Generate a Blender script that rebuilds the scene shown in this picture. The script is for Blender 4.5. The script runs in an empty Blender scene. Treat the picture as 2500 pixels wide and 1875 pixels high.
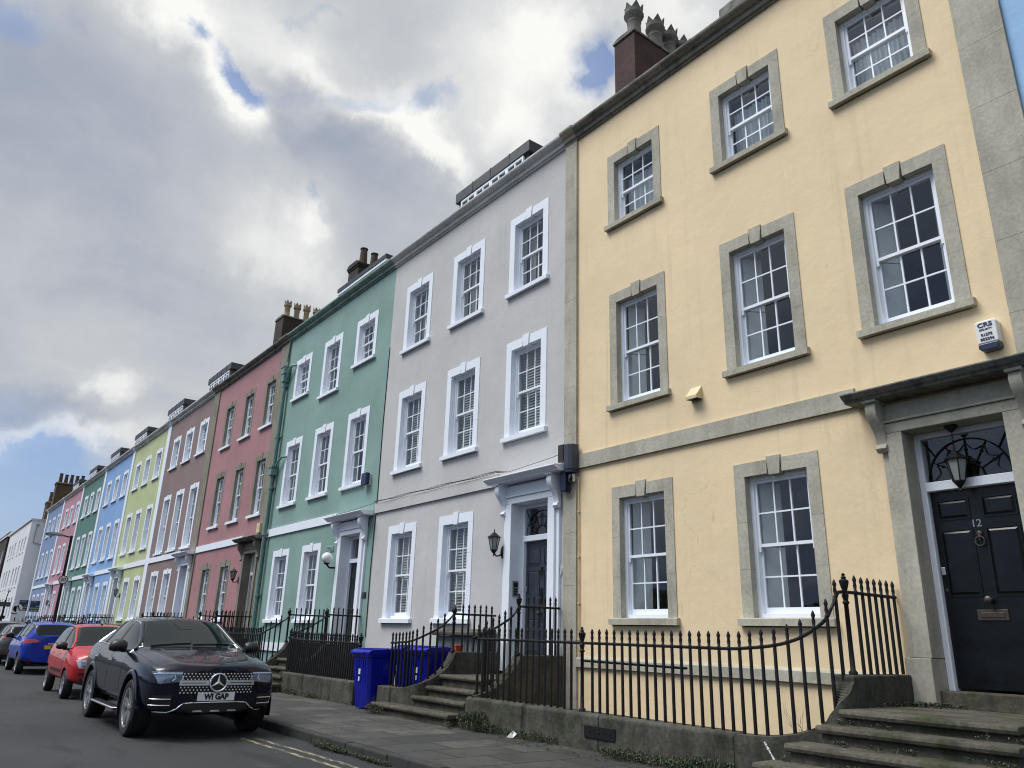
# terrace of coloured Georgian houses on a cloudy day; x runs along the street, the fronts stand on y = 0, the camera is at (0, -9.4, 1.5)
EXPO, SUNE, SKYK, SUNGLOW = 1.6, .9, .33, 2.4

import bpy, bmesh, math, random
from mathutils import Vector, Matrix
from mathutils.bvhtree import BVHTree
R = math.radians
SC = bpy.context.scene
COL = SC.collection
rnd = random.Random(12)
OFF = {}

# ------------------------------------------------------------------ mesh collector
class MB:
    def __init__(s):
        s.v = []; s.f = []; s.m = []
        s.mi = 0
    def add(s, vs, fs):
        b = len(s.v); s.v += [tuple(p) for p in vs]
        for f in fs:
            s.f.append(tuple(b + i for i in f)); s.m.append(s.mi)
        return s
    def box(s, x0, x1, y0, y1, z0, z1):
        if x0 > x1: x0, x1 = x1, x0
        if y0 > y1: y0, y1 = y1, y0
        if z0 > z1: z0, z1 = z1, z0
        vs = [(x0,y0,z0),(x1,y0,z0),(x1,y1,z0),(x0,y1,z0),(x0,y0,z1),(x1,y0,z1),(x1,y1,z1),(x0,y1,z1)]
        return s.add(vs, [(3,2,1,0),(4,5,6,7),(0,1,5,4),(1,2,6,5),(2,3,7,6),(3,0,4,7)])
    def quad(s, a, b, c, d):
        return s.add([a,b,c,d], [(0,1,2,3)])
    def prism(s, poly, axis, a0, a1):
        # poly: 2d points counter-clockwise; axis x -> (y,z), y -> (x,z), z -> (x,y)
        def P(p, a):
            if axis == 'x': return (a, p[0], p[1])
            if axis == 'y': return (p[0], a, p[1])
            return (p[0], p[1], a)
        n = len(poly)
        vs = [P(p, a0) for p in poly] + [P(p, a1) for p in poly]
        fs = [tuple(range(n))[::-1], tuple(range(n, 2*n))]
        for i in range(n):
            j = (i+1) % n; fs.append((i, j, n+j, n+i))
        return s.add(vs, fs)
    def tube(s, pts, r, n=6, caps=True, closed=False):
        pts = [Vector(p) for p in pts]; rings = []; m = len(pts)
        up = Vector((0,0,1))
        for i, p in enumerate(pts):
            a = pts[i-1] if (i or closed) else p
            b = pts[(i+1) % m] if (i < m-1 or closed) else p
            t = (b - a).normalized()
            u = up if abs(t.dot(up)) < .95 else Vector((1,0,0))
            e1 = t.cross(u).normalized(); e2 = e1.cross(t)
            rr = r[i] if isinstance(r, (list, tuple)) else r
            rings.append([p + rr*(math.cos(2*math.pi*k/n+.4)*e1 + math.sin(2*math.pi*k/n+.4)*e2) for k in range(n)])
        vs = [q for g in rings for q in g]; fs = []
        for i in range(m if closed else m-1):
            i2 = (i+1) % m
            for k in range(n):
                k2 = (k+1) % n
                fs.append((i*n+k, i*n+k2, i2*n+k2, i2*n+k))
        if caps and not closed:
            fs.append(tuple(range(n))[::-1]); fs.append(tuple(range((m-1)*n, m*n)))
        return s.add(vs, fs)
    def lathe(s, prof, c=(0,0,0), n=12, axis='z', caps=True):
        # prof: list of (r, h)
        vs = []; fs = []
        for r, h in prof:
            for k in range(n):
                a = 2*math.pi*k/n; x, y = r*math.cos(a), r*math.sin(a)
                p = (x, y, h) if axis == 'z' else ((x, h, y) if axis == 'y' else (h, x, y))
                vs.append((c[0]+p[0], c[1]+p[1], c[2]+p[2]))
        for i in range(len(prof)-1):
            for k in range(n):
                k2 = (k+1) % n; f = (i*n+k, i*n+k2, (i+1)*n+k2, (i+1)*n+k)
                fs.append(f if axis != 'y' else f[::-1])
        if not caps: return s.add(vs, fs)
        fs.append(tuple(range(n))[::-1] if axis != 'y' else tuple(range(n)))
        l = (len(prof)-1)*n
        fs.append(tuple(range(l, l+n)) if axis != 'y' else tuple(range(l, l+n))[::-1])
        return s.add(vs, fs)
    def mesh(s, name, mats, off=(0,0,0), smooth=False, ang=35):
        me = bpy.data.meshes.new(name)
        o = Vector(off)
        me.from_pydata([tuple(Vector(p)-o) for p in s.v], [], s.f)
        for m in (mats if isinstance(mats, (list, tuple)) else [mats]): me.materials.append(m)
        if max(s.m, default=0): me.polygons.foreach_set('material_index', s.m)
        if smooth:
            me.polygons.foreach_set('use_smooth', [True]*len(me.polygons))
            me.set_sharp_from_angle(angle=R(ang))
        me.update()
        return me
    def build(s, name, mats, parent=None, smooth=False, bevel=0, ang=35, label=None):
        off = OFF.get(parent.name, (0,0,0)) if parent else (0,0,0)
        me = s.mesh(name, mats, off, smooth, ang)
        return link(name, me, parent, bevel=bevel, label=label)

def link(name, me, parent=None, loc=(0,0,0), bevel=0, label=None, world=False):
    o = bpy.data.objects.new(name, me); COL.objects.link(o)
    if parent:
        o.parent = parent; OFF[o.name] = OFF.get(parent.name, (0,0,0))
        if world: loc = Vector(loc) - Vector(OFF[o.name])
    else: OFF[o.name] = (0,0,0)
    o.location = loc
    if bevel:
        b = o.modifiers.new('bevel', 'BEVEL'); b.width = bevel; b.segments = 2; b.limit_method = 'ANGLE'; b.angle_limit = R(40)
    if label: o['label'] = label
    return o

def tag(o, label, cat, group=None):
    o['label'] = label; o['category'] = cat
    if group: o['group'] = group
    return o

def thing(name, loc, label, cat, group=None, rz=0, local=False):
    o = bpy.data.objects.new(name, None); COL.objects.link(o)
    o.empty_display_size = .2
    o.location = loc; o.rotation_euler = (0,0,rz)
    OFF[o.name] = (0,0,0) if local else tuple(loc)
    return tag(o, label, cat, group)

def struct(o):
    o['kind'] = 'structure'; return o

def text_mesh(txt, size, depth=.004, bold=0.0):
    cu = bpy.data.curves.new('lettering', 'FONT'); cu.body = txt; cu.size = size; cu.extrude = depth
    cu.align_x = 'CENTER'; cu.align_y = 'CENTER'; cu.offset = bold
    o = bpy.data.objects.new('lettering', cu); COL.objects.link(o)
    dg = bpy.context.evaluated_depsgraph_get()
    me = bpy.data.meshes.new_from_object(o.evaluated_get(dg))
    bpy.data.objects.remove(o)
    me.name = 'lettering'
    return me

def text(txt, size, loc, face, mat, parent, name='lettering', bold=0.0, depth=.004, sx=1.0):
    me = text_mesh(txt, size, depth, bold); me.materials.clear(); me.materials.append(mat)
    rot = Matrix.Rotation(R(90), 4, 'X')
    if face == 'x': rot = Matrix.Rotation(R(90), 4, 'Z') @ rot
    elif face == '-x': rot = Matrix.Rotation(R(-90), 4, 'Z') @ rot
    me.transform(rot @ Matrix.Diagonal((sx,1,1,1)))
    return link(name, me, parent, loc, world=True)

# ------------------------------------------------------------------ materials
class N:
    def __init__(s, nt): s.nt = nt
    def __call__(s, t, **kw):
        n = s.nt.nodes.new(t)
        for k, v in kw.items():
            if k in n.inputs: 
                if isinstance(v, bpy.types.NodeSocket): s.nt.links.new(v, n.inputs[k])
                else: n.inputs[k].default_value = v
            else: setattr(n, k, v)
        return n
    def L(s, a, b): s.nt.links.new(a, b)
    def math(s, op, a, b=None, c=None, clamp=False):
        n = s.nt.nodes.new('ShaderNodeMath'); n.operation = op; n.use_clamp = clamp
        for i, v in enumerate((a, b, c)):
            if v is None: continue
            if isinstance(v, bpy.types.NodeSocket): s.nt.links.new(v, n.inputs[i])
            else: n.inputs[i].default_value = v
        return n.outputs[0]
    def vmath(s, op, a, b=None):
        n = s.nt.nodes.new('ShaderNodeVectorMath'); n.operation = op
        for i, v in enumerate((a, b)):
            if v is None: continue
            if isinstance(v, bpy.types.NodeSocket): s.nt.links.new(v, n.inputs[i])
            else: n.inputs[i].default_value = v
        return n
    def ramp(s, fac, stops, interp='LINEAR'):
        n = s.nt.nodes.new('ShaderNodeValToRGB'); s.nt.links.new(fac, n.inputs[0])
        n.color_ramp.interpolation = interp
        el = n.color_ramp.elements
        while len(el) < len(stops): el.new(.5)
        for e, (p, c) in zip(el, stops):
            e.position = p; e.color = (c[0], c[1], c[2], 1) if isinstance(c, (tuple, list)) else (c, c, c, 1)
        return n.outputs[0]
    def mix(s, fac, a, b, mode='MIX'):
        n = s.nt.nodes.new('ShaderNodeMix'); n.data_type = 'RGBA'; n.blend_type = mode
        for i, v in ((0, fac), (6, a), (7, b)):
            if isinstance(v, bpy.types.NodeSocket): s.nt.links.new(v, n.inputs[i])
            elif i == 0: n.inputs[i].default_value = v
            else: n.inputs[i].default_value = (v[0], v[1], v[2], 1)
        return n.outputs[2]
    def noise(s, vec, scale, detail=4, rough=.55, dist=0, out=0):
        n = s.nt.nodes.new('ShaderNodeTexNoise')
        if vec is not None: s.nt.links.new(vec, n.inputs['Vector'])
        n.inputs['Scale'].default_value = scale; n.inputs['Detail'].default_value = detail
        n.inputs['Roughness'].default_value = rough; n.inputs['Distortion'].default_value = dist
        return n.outputs[out]
    def scalev(s, vec, sc, loc=(0,0,0)):
        n = s.nt.nodes.new('ShaderNodeMapping'); s.nt.links.new(vec, n.inputs[0])
        n.inputs['Scale'].default_value = sc; n.inputs['Location'].default_value = loc
        return n.outputs[0]

def newmat(name):
    m = bpy.data.materials.new(name); m.use_nodes = True
    nt = m.node_tree; nt.nodes.clear()
    n = N(nt); out = n('ShaderNodeOutputMaterial'); b = n('ShaderNodeBsdfPrincipled')
    n.L(b.outputs[0], out.inputs[0])
    return m, n, b, out

def pos(n):   # world position, so that every copy of a shared mesh weathers differently
    return n('ShaderNodeNewGeometry').outputs['Position']

def plain(name, col, rough=.6, metal=0, var=.12, scale=6, bump=.0, bscale=40, coat=0, spec=.5):
    m, n, b, o = newmat(name)
    p = pos(n)
    f = n.noise(p, scale, 4)
    d = tuple(c*(1-var) for c in col); l = tuple(min(1, c*(1+var)) for c in col)
    n.L(n.ramp(f, [(.3, d), (.7, l)]), b.inputs['Base Color'])
    b.inputs['Roughness'].default_value = rough; b.inputs['Metallic'].default_value = metal
    b.inputs['Coat Weight'].default_value = coat; b.inputs['Specular IOR Level'].default_value = spec
    if bump:
        bp = n('ShaderNodeBump', Strength=bump, Distance=.01, Height=n.noise(p, bscale, 4))
        n.L(bp.outputs[0], b.inputs['Normal'])
    return m

def render_wall(name, col, streak=.25, patch=.10, dirt=(.10,.11,.09)):
    """painted smooth render: blotches, faint vertical rain streaks, hairline marks, lumpy surface"""
    col = tuple(x*.93 for x in col)
    m, n, b, o = newmat(name)
    p = pos(n)
    big = n.noise(p, .55, 5, .6)
    c = n.ramp(big, [(.3, tuple(x*(1-patch) for x in col)), (.72, tuple(min(1, x*(1+patch*.6)) for x in col))])
    st = n.noise(n.scalev(p, (5.5, 1, .22)), 1.0, 5, .65)
    top = n.noise(n.scalev(p, (1.2, 1, .35), (3,0,7)), 1.0, 3)
    k = n.math('MULTIPLY', n.ramp(st, [(.52, 0), (.78, 1)]), n.ramp(top, [(.42, 0), (.62, 1)]))
    k = n.math('MULTIPLY', k, streak)
    c = n.mix(k, c, tuple(x*.55+d*.35 for x, d in zip(col, dirt)))
    fl = n.noise(n.scalev(p, (9, 9, 2.2), (1,5,2)), 1.0, 3, .6)
    c = n.mix(n.math('MULTIPLY', n.ramp(fl, [(.705, 0), (.74, 1)]), .4), c, tuple(x*.5 for x in col))
    vo = n('ShaderNodeTexVoronoi', feature='DISTANCE_TO_EDGE', Scale=.42); n.L(n.vmath('ADD', p, n.noise(p, 1.1, 5, .7, out=1)).outputs[0], vo.inputs[0])
    ck = n.math('MULTIPLY', n.ramp(vo.outputs[0], [(.0, 1), (.007, 0)]), n.ramp(n.noise(p, .7, 3), [(.53, 0), (.66, .28)]))
    c = n.mix(ck, c, tuple(x*.45 for x in col))
    n.L(c, b.inputs['Base Color'])
    b.inputs['Roughness'].default_value = .75; b.inputs['Specular IOR Level'].default_value = .3
    h = n.math('ADD', n.noise(p, 2.2, 5, .6), n.math('MULTIPLY', n.noise(p, 22, 3), .08))
    bp = n('ShaderNodeBump', Strength=.33, Distance=.035, Height=h)
    n.L(bp.outputs[0], b.inputs['Normal'])
    return m

def stone(name, col, dark, amount=.5, scale=1.5, moss=None, bump=.4, grain=.22):
    col = tuple(x*.88 for x in col); dark = tuple(x*.88 for x in dark)
    m, n, b, o = newmat(name)
    p = pos(n)
    f1 = n.noise(p, scale, 6, .62); f2 = n.noise(n.scalev(p, (7, 7, 1.1)), 1.0, 5, .6); f3 = n.noise(p, 22, 4)
    c = n.ramp(n.noise(p, .9, 3), [(.3, tuple(x*.85 for x in col)), (.7, tuple(x*1.12 for x in col))])
    k = n.math('MULTIPLY', n.ramp(n.math('ADD', n.math('MULTIPLY', f1, .6), n.math('MULTIPLY', f2, .4)), [(.46, 0), (.68, 1)]), amount)
    c = n.mix(k, c, dark)
    if moss:
        c = n.mix(n.math('MULTIPLY', n.ramp(n.noise(p, 3.1, 5), [(.5, 0), (.66, 1)]), .7), c, moss)
    c = n.mix(grain, c, n.ramp(f3, [(.3, .22), (.7, .8)]), 'OVERLAY')
    n.L(c, b.inputs['Base Color']); b.inputs['Roughness'].default_value = .85; b.inputs['Specular IOR Level'].default_value = .25
    bp = n('ShaderNodeBump', Strength=bump, Distance=.02, Height=n.math('ADD', f1, n.math('MULTIPLY', f3, .4)))
    n.L(bp.outputs[0], b.inputs['Normal'])
    return m

def white_paint(name, col=(.82,.86,.92), grime=.35):
    m, n, b, o = newmat(name)
    p = pos(n)
    f = n.noise(n.scalev(p, (14, 14, 3)), 1.0, 5, .65)
    c = n.mix(n.math('MULTIPLY', n.ramp(f, [(.58, 0), (.76, 1)]), grime), col, (.30,.29,.25))
    c = n.mix(.5, c, n.ramp(n.noise(p, 1.6, 3), [(.3, tuple(x*.93 for x in col)), (.7, col)]))
    n.L(c, b.inputs['Base Color']); b.inputs['Roughness'].default_value = .45
    bp = n('ShaderNodeBump', Strength=.15, Distance=.01, Height=n.noise(p, 30, 3))
    n.L(bp.outputs[0], b.inputs['Normal'])
    return m

def pane_glass(name, tint=.86, wob=.02):
    m = bpy.data.materials.new(name); m.use_nodes = True
    nt = m.node_tree; nt.nodes.clear(); n = N(nt)
    out = n('ShaderNodeOutputMaterial')
    tr = n('ShaderNodeBsdfTransparent', Color=(tint*.95, tint, tint, 1))
    p = pos(n)
    bp = n('ShaderNodeBump', Strength=wob, Distance=.05, Height=n.noise(p, 3.0, 2))
    gl = n('ShaderNodeBsdfGlossy', Roughness=.015, Color=(.92,.95,1,1)); n.L(bp.outputs[0], gl.inputs['Normal'])
    g = n('ShaderNodeNewGeometry'); c = n.math('ABSOLUTE', n.vmath('DOT_PRODUCT', g.outputs['Normal'], g.outputs['Incoming']).outputs['Value'])
    fac = n.math('MULTIPLY_ADD', n.math('POWER', n.math('SUBTRACT', 1.0, c), 5.0), .90, .08, clamp=True)   # both faces of the pane
    mx = n('ShaderNodeMixShader'); n.L(fac, mx.inputs[0]); n.L(tr.outputs[0], mx.inputs[1]); n.L(gl.outputs[0], mx.inputs[2])
    n.L(mx.outputs[0], out.inputs[0])
    return m

def brick_mat(name, c1, c2, mortar, scale=1.0, soot=.5):
    m, n, b, o = newmat(name)
    g = n('ShaderNodeNewGeometry'); p = g.outputs['Position']
    # wrap: use x+y along the wall, z up
    sp = n('ShaderNodeSeparateXYZ'); n.L(p, sp.inputs[0])
    u = n.math('ADD', sp.outputs[0], sp.outputs[1])
    cb = n('ShaderNodeCombineXYZ'); n.L(u, cb.inputs[0]); n.L(sp.outputs[2], cb.inputs[1])
    bt = n('ShaderNodeTexBrick'); n.L(cb.outputs[0], bt.inputs[0])
    bt.inputs['Color1'].default_value = (*c1, 1); bt.inputs['Color2'].default_value = (*c2, 1); bt.inputs['Mortar'].default_value = (*mortar, 1)
    bt.inputs['Scale'].default_value = scale; bt.inputs['Mortar Size'].default_value = .008
    bt.inputs['Brick Width'].default_value = .225; bt.inputs['Row Height'].default_value = .075
    c = n.mix(n.math('MULTIPLY', n.ramp(n.noise(p, 1.5, 5), [(.4, 0), (.65, 1)]), soot), bt.outputs[0], tuple(x*.25 for x in c1))
    n.L(c, b.inputs['Base Color']); b.inputs['Roughness'].default_value = .9
    bp = n('ShaderNodeBump', Strength=.5, Distance=.01, Height=n.math('SUBTRACT', n.noise(p, 30, 3), bt.outputs[1]))
    n.L(bp.outputs[0], b.inputs['Normal'])
    return m

M = {}
M['yellow'] = render_wall('yellow_render', (.86,.68,.43), .55, .08)
M['grey'] = render_wall('grey_render', (.57,.56,.55), .4)
M['green'] = render_wall('sage_green_render', (.245,.38,.34), .4, .17)
M['pink'] = render_wall('dusky_pink_render', (.40,.21,.22), .4, .14)
M['brown'] = render_wall('brown_render', (.26,.19,.18), .35, .13)
M['lime'] = render_wall('lime_green_render', (.50,.56,.31), .4, .12)
M['blue'] = render_wall('sky_blue_render', (.24,.40,.68), .15)
M['teal'] = render_wall('dark_green_render', (.10,.21,.18), .15)
M['rose'] = render_wall('rose_pink_render', (.48,.25,.31), .15)
M['lav'] = render_wall('lavender_blue_render', (.21,.29,.46), .15)
M['paleblue'] = render_wall('pale_blue_render', (.33,.54,.80), .1)
M['whitewall'] = render_wall('white_render', (.76,.77,.78), .3)
M['white'] = white_paint('white_gloss_paint', grime=.12)
M['sill'] = white_paint('white_masonry_paint', grime=.45)
M['stone'] = stone('pale_limestone', (.49,.465,.38), (.24,.23,.18), .6, 1.5, None, .25)
M['ochre'] = stone('brown_limestone', (.27,.25,.20), (.14,.125,.10), .55)
M['cornice'] = stone('weathered_cornice_stone', (.25,.24,.21), (.05,.052,.046), .9, 2.2)
M['lichen'] = stone('lichened_black_stone', (.24,.24,.21), (.025,.028,.026), .95, 6)
M['greycornice'] = stone('painted_grey_cornice', (.70,.69,.67), (.36,.36,.34), .5, 2)
M['greencornice'] = stone('painted_green_cornice', (.27,.37,.33), (.09,.11,.10), .6, 2)
M['dark_step'] = stone('mossy_step_stone', (.105,.096,.075), (.020,.021,.016), .9, 3.2, (.035,.045,.014), .7, .5)
M['dwarf'] = stone('damp_wall_stone', (.088,.084,.07), (.013,.014,.013), .95, 2.8, (.026,.034,.014), .7, .5)
M['iron'] = plain('black_painted_iron', (.008,.008,.009), .55, 0, .4, 20, .3, 60, spec=.3)
M['door_navy'] = plain('worn_black_door_paint', (.004,.005,.007), .28, 0, .6, 4, .2, 9, spec=.4)
M['door_slate'] = plain('slate_blue_door_paint', (.030,.038,.055), .35, 0, .2, 4, .1, 20)
M['door_black'] = plain('black_door_paint', (.010,.013,.014), .3, 0, .2, 4)
M['door_white'] = plain('white_door_paint', (.55,.60,.70), .4, 0, .05, 4)
M['slate'] = plain('grey_slate', (.055,.058,.065), .6, 0, .3, 5, .4, 20)
M['lead'] = plain('dark_lead_sheet', (.035,.038,.045), .5, 0, .3, 3, .2, 10)
M['brick'] = brick_mat('sooty_red_brick', (.085,.030,.027), (.05,.020,.02), (.055,.05,.045))
M['brick2'] = brick_mat('sooty_brown_brick', (.050,.034,.026), (.032,.024,.02), (.04,.037,.033))
M['brick3'] = brick_mat('ochre_brown_brick', (.11,.075,.035), (.075,.055,.03), (.08,.07,.055))
M['brick4'] = brick_mat('dark_house_brick', (.055,.035,.028), (.04,.026,.022), (.05,.045,.04))
M['clay'] = stone('buff_clay_pot', (.40,.32,.20), (.10,.085,.06), .7, 4)
M['clay2'] = stone('grey_clay_pot', (.22,.21,.18), (.06,.06,.05), .7, 4)
M['clay3'] = stone('brown_clay_pot', (.10,.075,.055), (.03,.025,.02), .7, 4)
M['pane'] = pane_glass('window_pane')
M['room'] = plain('room_plaster', (.22,.21,.20), .9)
M['curtain'] = plain('cream_curtain_cloth', (.60,.57,.50), .9, 0, .1, 3)
M['net'] = plain('white_net_curtain', (.66,.68,.70), .9, 0, .08, 5)
M['blind'] = plain('pale_shutter_slats', (.50,.49,.46), .6, 0, .08, 5)
M['greenpipe'] = plain('green_pipe_paint', (.14,.25,.225), .5, 0, .2, 5, .1, 20)
M['cream'] = plain('cream_plastic', (.62,.52,.32), .5)
M['plastic_white'] = plain('white_plastic', (.74,.75,.74), .4, 0, .05, 5)
M['plastic_blue'] = plain('dark_blue_plastic', (.012,.022,.06), .35, 0, .1, 5)
M['plastic_slate'] = plain('slate_plastic', (.035,.042,.06), .45, 0, .1, 5)
M['plastic_brown'] = plain('dark_brown_plastic', (.03,.018,.014), .4, 0, .1, 5)
M['bin'] = plain('blue_bin_plastic', (.004,.010,.30), .38, 0, .18, 9, .1, 30)
M['orange'] = plain('orange_plastic', (.55,.06,.015), .45)
M['ink'] = plain('dark_blue_lettering', (.012,.02,.06), .5)
M['black'] = plain('black_lettering', (.008,.008,.008), .5)
M['brass'] = plain('tarnished_brass', (.075,.058,.05), .45, .5, .3, 8)
M['chrome'] = plain('bright_chrome', (.85,.87,.9), .28, 1, .05, 4)
M['steel'] = plain('brushed_steel', (.35,.37,.38), .35, .8, .1, 8)
M['lampglass'] = plain('frosted_lamp_glass', (.26,.28,.28), .25, 0, .1, 6)
M['globe'] = plain('opal_globe_glass', (.80,.81,.83), .2, 0, .03, 6)

# ------------------------------------------------------------------ windows
WC = {}
def window_meshes(key, W, H, cols, key_stone, var):
    k = (key, round(W, 2), round(H, 2), cols, key_stone, var)
    if k in WC: return WC[k]
    SU = .18; wo = W/2 - SU; zs = .13; zh = H - .20
    sm = {'stone': M['stone'], 'ochre': M['ochre'], 'white': M['sill']}[key]
    b = MB(); nb = 3 if H > 1.9 else 2
    for sgn in (-1, 1):
        for i in range(nb):
            z0 = zs + .0015 + (zh-zs)*i/nb; z1 = zs + (zh-zs)*(i+1)/nb - .0015
            a = sorted((sgn*wo, sgn*W/2)); y = -.014 if key != 'ochre' else -.006
            b.box(a[0], a[1], y, .36, z0, z1)
    y = -.014 if key != 'ochre' else -.006
    kw = .12
    b.box(-W/2, -kw, y, .36, zh, H); b.box(kw, W/2, y, .36, zh, H)
    b.prism([(-.085, zh-.025), (.085, zh-.025), (.115, H+.04), (-.115, H+.04)], 'y', y-.012, .36)
    sur = b.mesh('surround', sm)
    b = MB(); b.prism([(-.085, .025), (.36, .025), (.36, .135), (-.04, .13), (-.085, .118)], 'x', -W/2-.045, W/2+.045)
    sil = b.mesh('sill', M['sill'] if key == 'ochre' else sm)
    # box frame, two sashes with glazing bars
    f = MB(); y0, y1 = .105, .22
    f.box(-wo, -wo+.06, y0, y1, zs, zh); f.box(wo-.06, wo, y0, y1, zs, zh)
    f.box(-wo+.06, wo-.06, y0, y1, zh-.055, zh); f.box(-wo+.06, wo-.06, y0-.02, y1, zs+.006, zs+.06)
    a = wo-.06; zm = (zs+.06+zh-.055)/2; panes = MB(); r = random.Random(var)
    for (sy, z0, z1, br, tr) in ((.13, zm-.022, zh-.055, .045, .045), (.17, zs+.06, zm+.022, .085, .045)):
        f.box(-a, -a+.042, sy, sy+.036, z0, z1); f.box(a-.042, a, sy, sy+.036, z0, z1)
        f.box(-a+.042, a-.042, sy, sy+.036, z0, z0+br); f.box(-a+.042, a-.042, sy, sy+.036, z1-tr, z1)
        gx0, gx1, gz0, gz1 = -a+.042, a-.042, z0+br, z1-tr
        for i in range(1, cols):
            x = gx0 + (gx1-gx0)*i/cols; f.box(x-.011, x+.011, sy+.004, sy+.03, gz0, gz1)
        zc = (gz0+gz1)/2
        for i in range(cols):
            xa = gx0+(gx1-gx0)*i/cols+.011*(i > 0); xb = gx0+(gx1-gx0)*(i+1)/cols-.011*(i < cols-1)
            f.box(xa, xb, sy+.006, sy+.028, zc-.011, zc+.011)
        for i in range(cols):
            for j in range(2):
                xa = gx0+(gx1-gx0)*i/cols; xb = gx0+(gx1-gx0)*(i+1)/cols
                za, zb = (gz0, zc) if j == 0 else (zc, gz1)
                t1, t2 = r.uniform(-.002, .002), r.uniform(-.0025, .0025); yy = sy+.018
                panes.quad((xa, yy-t1-t2, za), (xb, yy+t1-t2, za), (xb, yy+t1+t2, zb), (xa, yy-t1+t2, zb))
    for sgn in (-1, 1):   # sash horns
        f.prism([(.132, zm-.09), (.160, zm-.09), (.166, zm-.022), (.13, zm-.022)], 'x', sgn*(a-.021)-.018, sgn*(a-.021)+.018)
    WC[k] = (f.mesh('window', M['white']), sur, sil, panes.mesh('pane', M['pane']))
    return WC[k]

CC = {}
def dressing(kind, W, H):
    k = (kind, round(W, 2), round(H, 2))
    if k in CC: return CC[k]
    wo = W/2-.24; z0, z1 = .2, H-.26; b = MB(); mat = M['curtain']
    def sheet(xa, xb, za, zb, y=.42, n=None, amp=.025):
        n = n or max(6, int((xb-xa)*40)); pv = None
        for i in range(n+1):
            x = xa+(xb-xa)*i/n; yy = y+amp*math.sin(i*1.9)+amp*.5*math.sin(i*.7)
            if pv: b.quad((pv[0], pv[1], za), (x, yy, za), (x, yy, zb), (pv[0], pv[1], zb))
            pv = (x, yy)
    if kind == 'net': sheet(-wo, wo, z0, z1-.22, .34); mat = M['net']
    elif kind == 'cream': sheet(-.02, wo, z0, z1, .36)
    elif kind == 'pair': sheet(-wo, -wo+.2, z0, z1); sheet(wo-.2, wo, z0, z1)
    elif kind == 'shutter':
        for s in (-1, 1):
            for q in range(2):
                za = z0+(z1-z0)*q/2+.01; zb = z0+(z1-z0)*(q+1)/2-.01
                pl = [(s*wo, .24), (s*(wo-.17), .50), (s*(wo-.19), .49), (s*(wo-.02), .235)]
                b.prism(pl if s > 0 else pl[::-1], 'z', za, zb)
        mat = M['net']
    elif kind == 'blind':
        z = z0
        while z < z1:
            b.prism([(.275, z+.004), (.279, z), (.315, z+.064), (.311, z+.068)], 'x', -wo, wo); z += .064
        mat = M['blind']
    elif kind == 'inner':   # closed white panelled shutters
        b.box(-wo, -.004, .27, .30, z0, z1); b.box(.004, wo, .27, .30, z0, z1)
        for s in (-1, 1):
            for q in range(3):
                za = z0+.08+(z1-z0)*q/3; zb = z0+(z1-z0)*(q+1)/3-.02
                xs = sorted((s*.05, s*(wo-.05))); b.box(xs[0], xs[1], .258, .27, za, zb)
        mat = M['net']
    CC[k] = (b.mesh('blind' if kind in ('blind', 'inner') else 'curtain', mat, smooth=kind in ('net', 'cream', 'pair'), ang=60), 'blind' if kind == 'blind' else ('shutter' if kind in ('shutter', 'inner') else 'curtain'))
    return CC[k]

def add_window(root, xc, zb, zt, W, style, dress, var=0, cols=3):
    H = zt-zb
    fm, sm, si, pm = window_meshes(style, W, H, cols, True, var)
    w = link('window', fm, root, (xc, 0, zb), world=True)
    OFF[w.name] = (0,0,0)
    for nm, me in (('surround', sm), ('sill', si), ('pane', pm)): link(nm, me, w)
    if dress:
        me, nm = dressing(dress, W, H); link(nm, me, w)
    return (xc-W/2+.01, xc+W/2-.01, zb+.01, zt-.01)

def facade(b, x0, x1, z0, z1, holes, y=0):
    xs = sorted({x0, x1} | {h[0] for h in holes} | {h[1] for h in holes}); zs = sorted({z0, z1} | {h[2] for h in holes} | {h[3] for h in holes})
    for i in range(len(xs)-1):
        for j in range(len(zs)-1):
            xm, zm = (xs[i]+xs[i+1])/2, (zs[j]+zs[j+1])/2
            if any(h[0] < xm < h[1] and h[2] < zm < h[3] for h in holes): continue
            b.quad((xs[i], y, zs[j]), (xs[i+1], y, zs[j]), (xs[i+1], y, zs[j+1]), (xs[i], y, zs[j+1]))

CORN = [(0, 11.70), (-.035, 11.70), (-.04, 11.745), (-.085, 11.75), (-.09, 11.84), (-.13, 11.85), (-.20, 11.90), (-.215, 11.93), (-.215, 11.97), (-.16, 12.0), (.28, 12.0), (.28, 11.70)]
def cornice(b, x0, x1, dz=0, k=1.0):
    b.prism([(y*k if y < 0 else y, z+dz) for y, z in CORN], 'x', x0, x1)

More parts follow.
